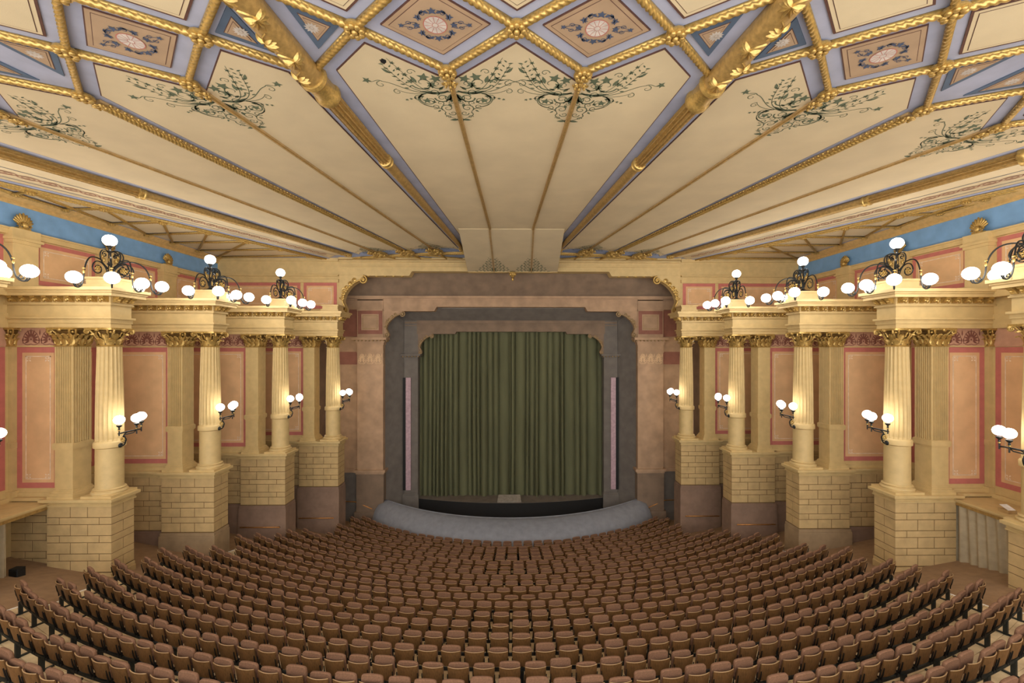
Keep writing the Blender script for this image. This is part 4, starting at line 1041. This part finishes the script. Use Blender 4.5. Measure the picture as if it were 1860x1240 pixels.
for i in range(NROW):
    a0, a1 = -th_end(i, -1), th_end(i, 1); n = 40; z = row_z(i)
    F = [arc(i, -.38, a0 + (a1-a0)*j/n) for j in range(n+1)]
    Bk = [arc(i, .34, a0 + (a1-a0)*j/n) for j in range(n+1)]
    b = MB(); b.rings([[(x, y, z-.5) for x, y in F], [(x, y, z-.014) for x, y in F], [(x, y, z-.014) for x, y in Bk], [(x, y, z-.5) for x, y in Bk]], False, False)
    for e in (0, n): b.poly([(F[e][0], F[e][1], z-.5), (F[e][0], F[e][1], z-.014), (Bk[e][0], Bk[e][1], z-.014), (Bk[e][0], Bk[e][1], z-.5)])
    o = b.build('step', BOARD, fl)
    nb, ns = (4, 9) if i >= 15 else (1, 3)
    if i > 22: continue
    for p in range(nb):
        for q in range(ns):
            t0 = a0 + (a1-a0)*(q + (.45 if p % 2 and q else 0))/ns; t1 = a0 + (a1-a0)*min(1, (q + 1 + (.45 if p % 2 and q < ns-1 else 0))/ns)
            r0 = -.38 + .72*p/nb + .006; r1 = -.38 + .72*(p+1)/nb - .006; m = 6
            b = MB()
            U = [arc(i, r0, t0 + .0003 + (t1-t0-.0006)*j/m) for j in range(m+1)]; V = [arc(i, r1, t0 + .0003 + (t1-t0-.0006)*j/m) for j in range(m+1)]
            dz = rnd.uniform(-.002, .002)
            b.rings([[(x, y, z-.016) for x, y in U], [(x, y, z+dz) for x, y in U], [(x, y, z+dz) for x, y in V], [(x, y, z-.016) for x, y in V]], False, False)
            b.build('floor_board', BOARD, fl)
    for sg, a in ((-1, a0), (1, a1)):
        w_ = .07/row_r(i)
        P = [arc(i, -.40, a), arc(i, .30, a), arc(i, .30, a - sg*w_), arc(i, -.40, a - sg*w_)]
        b = MB(); b.prism([(x, y, z+.004) for x, y in P], (0, 0, .006))
        Q = [arc(i, -.40, a - sg*w_*j) for j in range(11)] ; R_ = [arc(i, -.22, a - sg*w_*j) for j in range(11)]
        b.prism([(x, y, z+.005) for x, y in Q + R_[::-1]], (0, 0, .006)); b.prism([(x, y, z-.2) for x, y in (Q[0], Q[10], arc(i, -.405, a - sg*w_*10), arc(i, -.405, a))], (0, 0, .2))
        b.build('white_edge', EDGE, fl)

# rails
for i in range(NROW):
    a0, a1 = -th_end(i, -1) + .6/row_r(i), th_end(i, 1) - .6/row_r(i); z = row_z(i); n = 44
    p0 = arc(i, 0, 0)
    t = thing('seat_rail', 'dark iron rail carrying the seats of the %s row from the pit' % ORD[i], 'rail', (p0[0], p0[1], z))
    b = MB(); sec = [(-.025, .32), (.025, .32), (.025, .38), (-.025, .38)]
    b.rings([[(*arc(i, dr, a0 + (a1-a0)*j/n), z + h) for dr, h in sec] for j in range(n+1)]); b.build('rail', RAILM, t)
    m = int((a1-a0)*row_r(i)/(PITCH*2)); post = MB(); post.box(-.045, .045, -.04, .04, 0, .34); post.box(-.03, .03, -.28, .20, 0, .03); post = post.mesh('post', RAILM)
    allp = MB()
    for k in range(m+1):
        a = a0 + (a1-a0)*k/m; x, y = arc(i, 0, a)
        if i >= 14: put('post', post, t, (x-p0[0], y-p0[1], 0), (0, 0, a))
        else:
            for u0, u1, v0, v1, h0, h1 in ((-.045, .045, -.04, .04, 0, .34),):
                c, s_ = cos(a), sin(a); q = MB(); q.box(u0, u1, v0, v1, h0, h1); allp.add([(x + px*c - py*s_, y + px*s_ + py*c, z + pz) for px, py, pz in q.v], q.f)
    if i < 14: stuff(allp.build('post', RAILM, t))

# the seat: bent wooden back, pale edge, tipped-up pad, two iron side frames
def sh_y(x, z): return -.05 - .085*(z-.46)/.4 + .05*(x/.225)**2
def seat_parts():
    sh = MB(); nx, nz = 8, 3
    G = lambda d: [[(-.225 + .45*i/nx, sh_y(-.225 + .45*i/nx, (.44 + .37*j/nz)) + d, (.44 + .37*j/nz) - (.02*abs(i-nx/2)/(nx/2) if j == 0 else 0)) for i in range(nx+1)] for j in range(nz+1)]
    A, B = G(0), G(.022)
    loop = lambda j: A[j] + B[j][::-1]
    sh.rings([loop(j) for j in range(nz+1)])
    rim = MB(); rim.tube([(x_, sh_y(x_, .81) + .011, .812) for x_ in [-.226 + .452*i/8 for i in range(9)]], .010, 5)
    pad = MB(); out = []
    for i in range(9):
        t = i/8; a = pi*t; out.append((-.215*cos(a) if .12 < t < .88 else (-.215 if t < .5 else .215), .86 + .05*sin(a)**.6))
    out = [(-.205, .50), (-.222, .60), (-.224, .86), (-.215, .905), (-.185, .93), (-.10, .942), (0, .945), (.10, .942), (.185, .93), (.215, .905), (.224, .86), (.222, .60), (.205, .50)]
    lean = lambda z: .055 - .055*(z-.5)/.4
    r0 = [(x*.97, lean(z) - .004, .5 + (z-.5)*.985) for x, z in out]; r1 = [(x, lean(z) + .012, z) for x, z in out]; r2 = [(x, lean(z) + .05, z) for x, z in out]; r3 = [(x*.93, lean(z) + .068, .5 + (z-.5)*.97) for x, z in out]
    pad.rings([r0, r1, r2, r3])
    fr = MB(); fr.tube([(0, -.075, .66), (0, -.05, .52), (0, -.02, .42), (0, -.01, .33)], [.011, .014, .015, .016], 5); fr.box(-.012, .012, -.03, .08, .38, .42)
    return sh, rim, pad, fr
sh, rim, pad, frm = seat_parts()
cnt = []
def pix(x, y, z):
    u = x - .216; cy_, sy_ = cos(rad(.817)), sin(rad(.817)); d = y*cy_ + u*sy_; a = u*cy_ - y*sy_
    if d < .5: return None
    return 945.34 + 784.9*a/d, 634.27 - 784.9*z/d, d
allseats = []
for i in range(NROW):
    for side in (-1, 1):
        n = (NL if side < 0 else NR)[i]
        for j in range(n+1):
            if OFF[i] == 0 and j == 0 and side > 0: continue
            th = side*(j + OFF[i])*PITCH/row_r(i); x, y = arc(i, 0, th); p = pix(x, y, row_z(i) + .9)
            if p is None or not (-30 < p[0] < 1890) or p[1] > 1262: continue
            allseats.append((p[2], i, side, j, n, th, x, y))
allseats.sort()
SHM, RIMM, PADM, FRM = sh.mesh('backrest', WOODB, 40), rim.mesh('edge', RIM, 180), pad.mesh('seat_pad', PAD, 60), frm.mesh('side_frame', FRAME, 60)
near = allseats[:300]; far = allseats[300:]
def jit():
    q = rnd.random(); return (rnd.uniform(-.012, .012) if q < .72 else rnd.uniform(-.07, -.025)), rnd.uniform(-.03, .05)
for d, i, side, j, n, th, x, y in near:
    if OFF[i] == 0 and j == 0: pos = 'centre seat'
    elif j == n and n > 20: pos = 'aisle-end seat on the %s' % SIDE[side]
    else: pos = '%s %s of the centre' % (ORD[j - (1 if OFF[i] == 0 else 0)], SIDE[side])
    t = thing('theatre_seat', 'tip-up wooden theatre seat, %s, %s row from the pit' % (pos, ORD[i]), 'seat', (x, y, row_z(i)), 'tip-up seats in the curved rows', th)
    bk = put('backrest', SHM, t); o = put('edge', RIMM, None); o.parent = bk; o['label'] = 'pale rounded top edge'
    dz, tilt = jit()
    put('seat_pad', PADM, t, (0, -tilt*.5, dz - .03), (tilt, 0, 0))
    for sx in (-1, 1): put('side_frame', FRM, t, (sx*.228, 0, 0))
V = []; Fc = []; MI = []
def addm(mb, mi, tf):
    k = len(V); V.extend([tf(*p) for p in mb.v]); Fc.extend([tuple(q + k for q in f) for f in mb.f]); MI.extend([mi]*len(mb.f))
for d, i, side, j, n, th, x, y in far:
    c, s_ = cos(th), sin(th); z0 = row_z(i); dz, tilt = jit()
    T = lambda ox=0, oz=0: (lambda px, py, pz: (x + (px+ox)*c - py*s_, y + (px+ox)*s_ + py*c, z0 + pz + oz))
    addm(sh, 0, T()); addm(rim, 1, T()); addm(pad, 2, T(0, dz - .03))
    for sx in (-1, 1): addm(frm, 3, T(sx*.228))
me = bpy.data.meshes.new('distant_seats'); me.from_pydata(V, [], Fc)
for m in (WOODB, RIM, PAD, FRAME): me.materials.append(m)
me.polygons.foreach_set('material_index', MI); me.update()
o = put('theatre_seats', me); o['kind'] = 'stuff'; o['label'] = 'distant rows of tip-up wooden theatre seats curving before the pit hood'; o['category'] = 'seat'; o['group'] = 'tip-up seats in the curved rows'
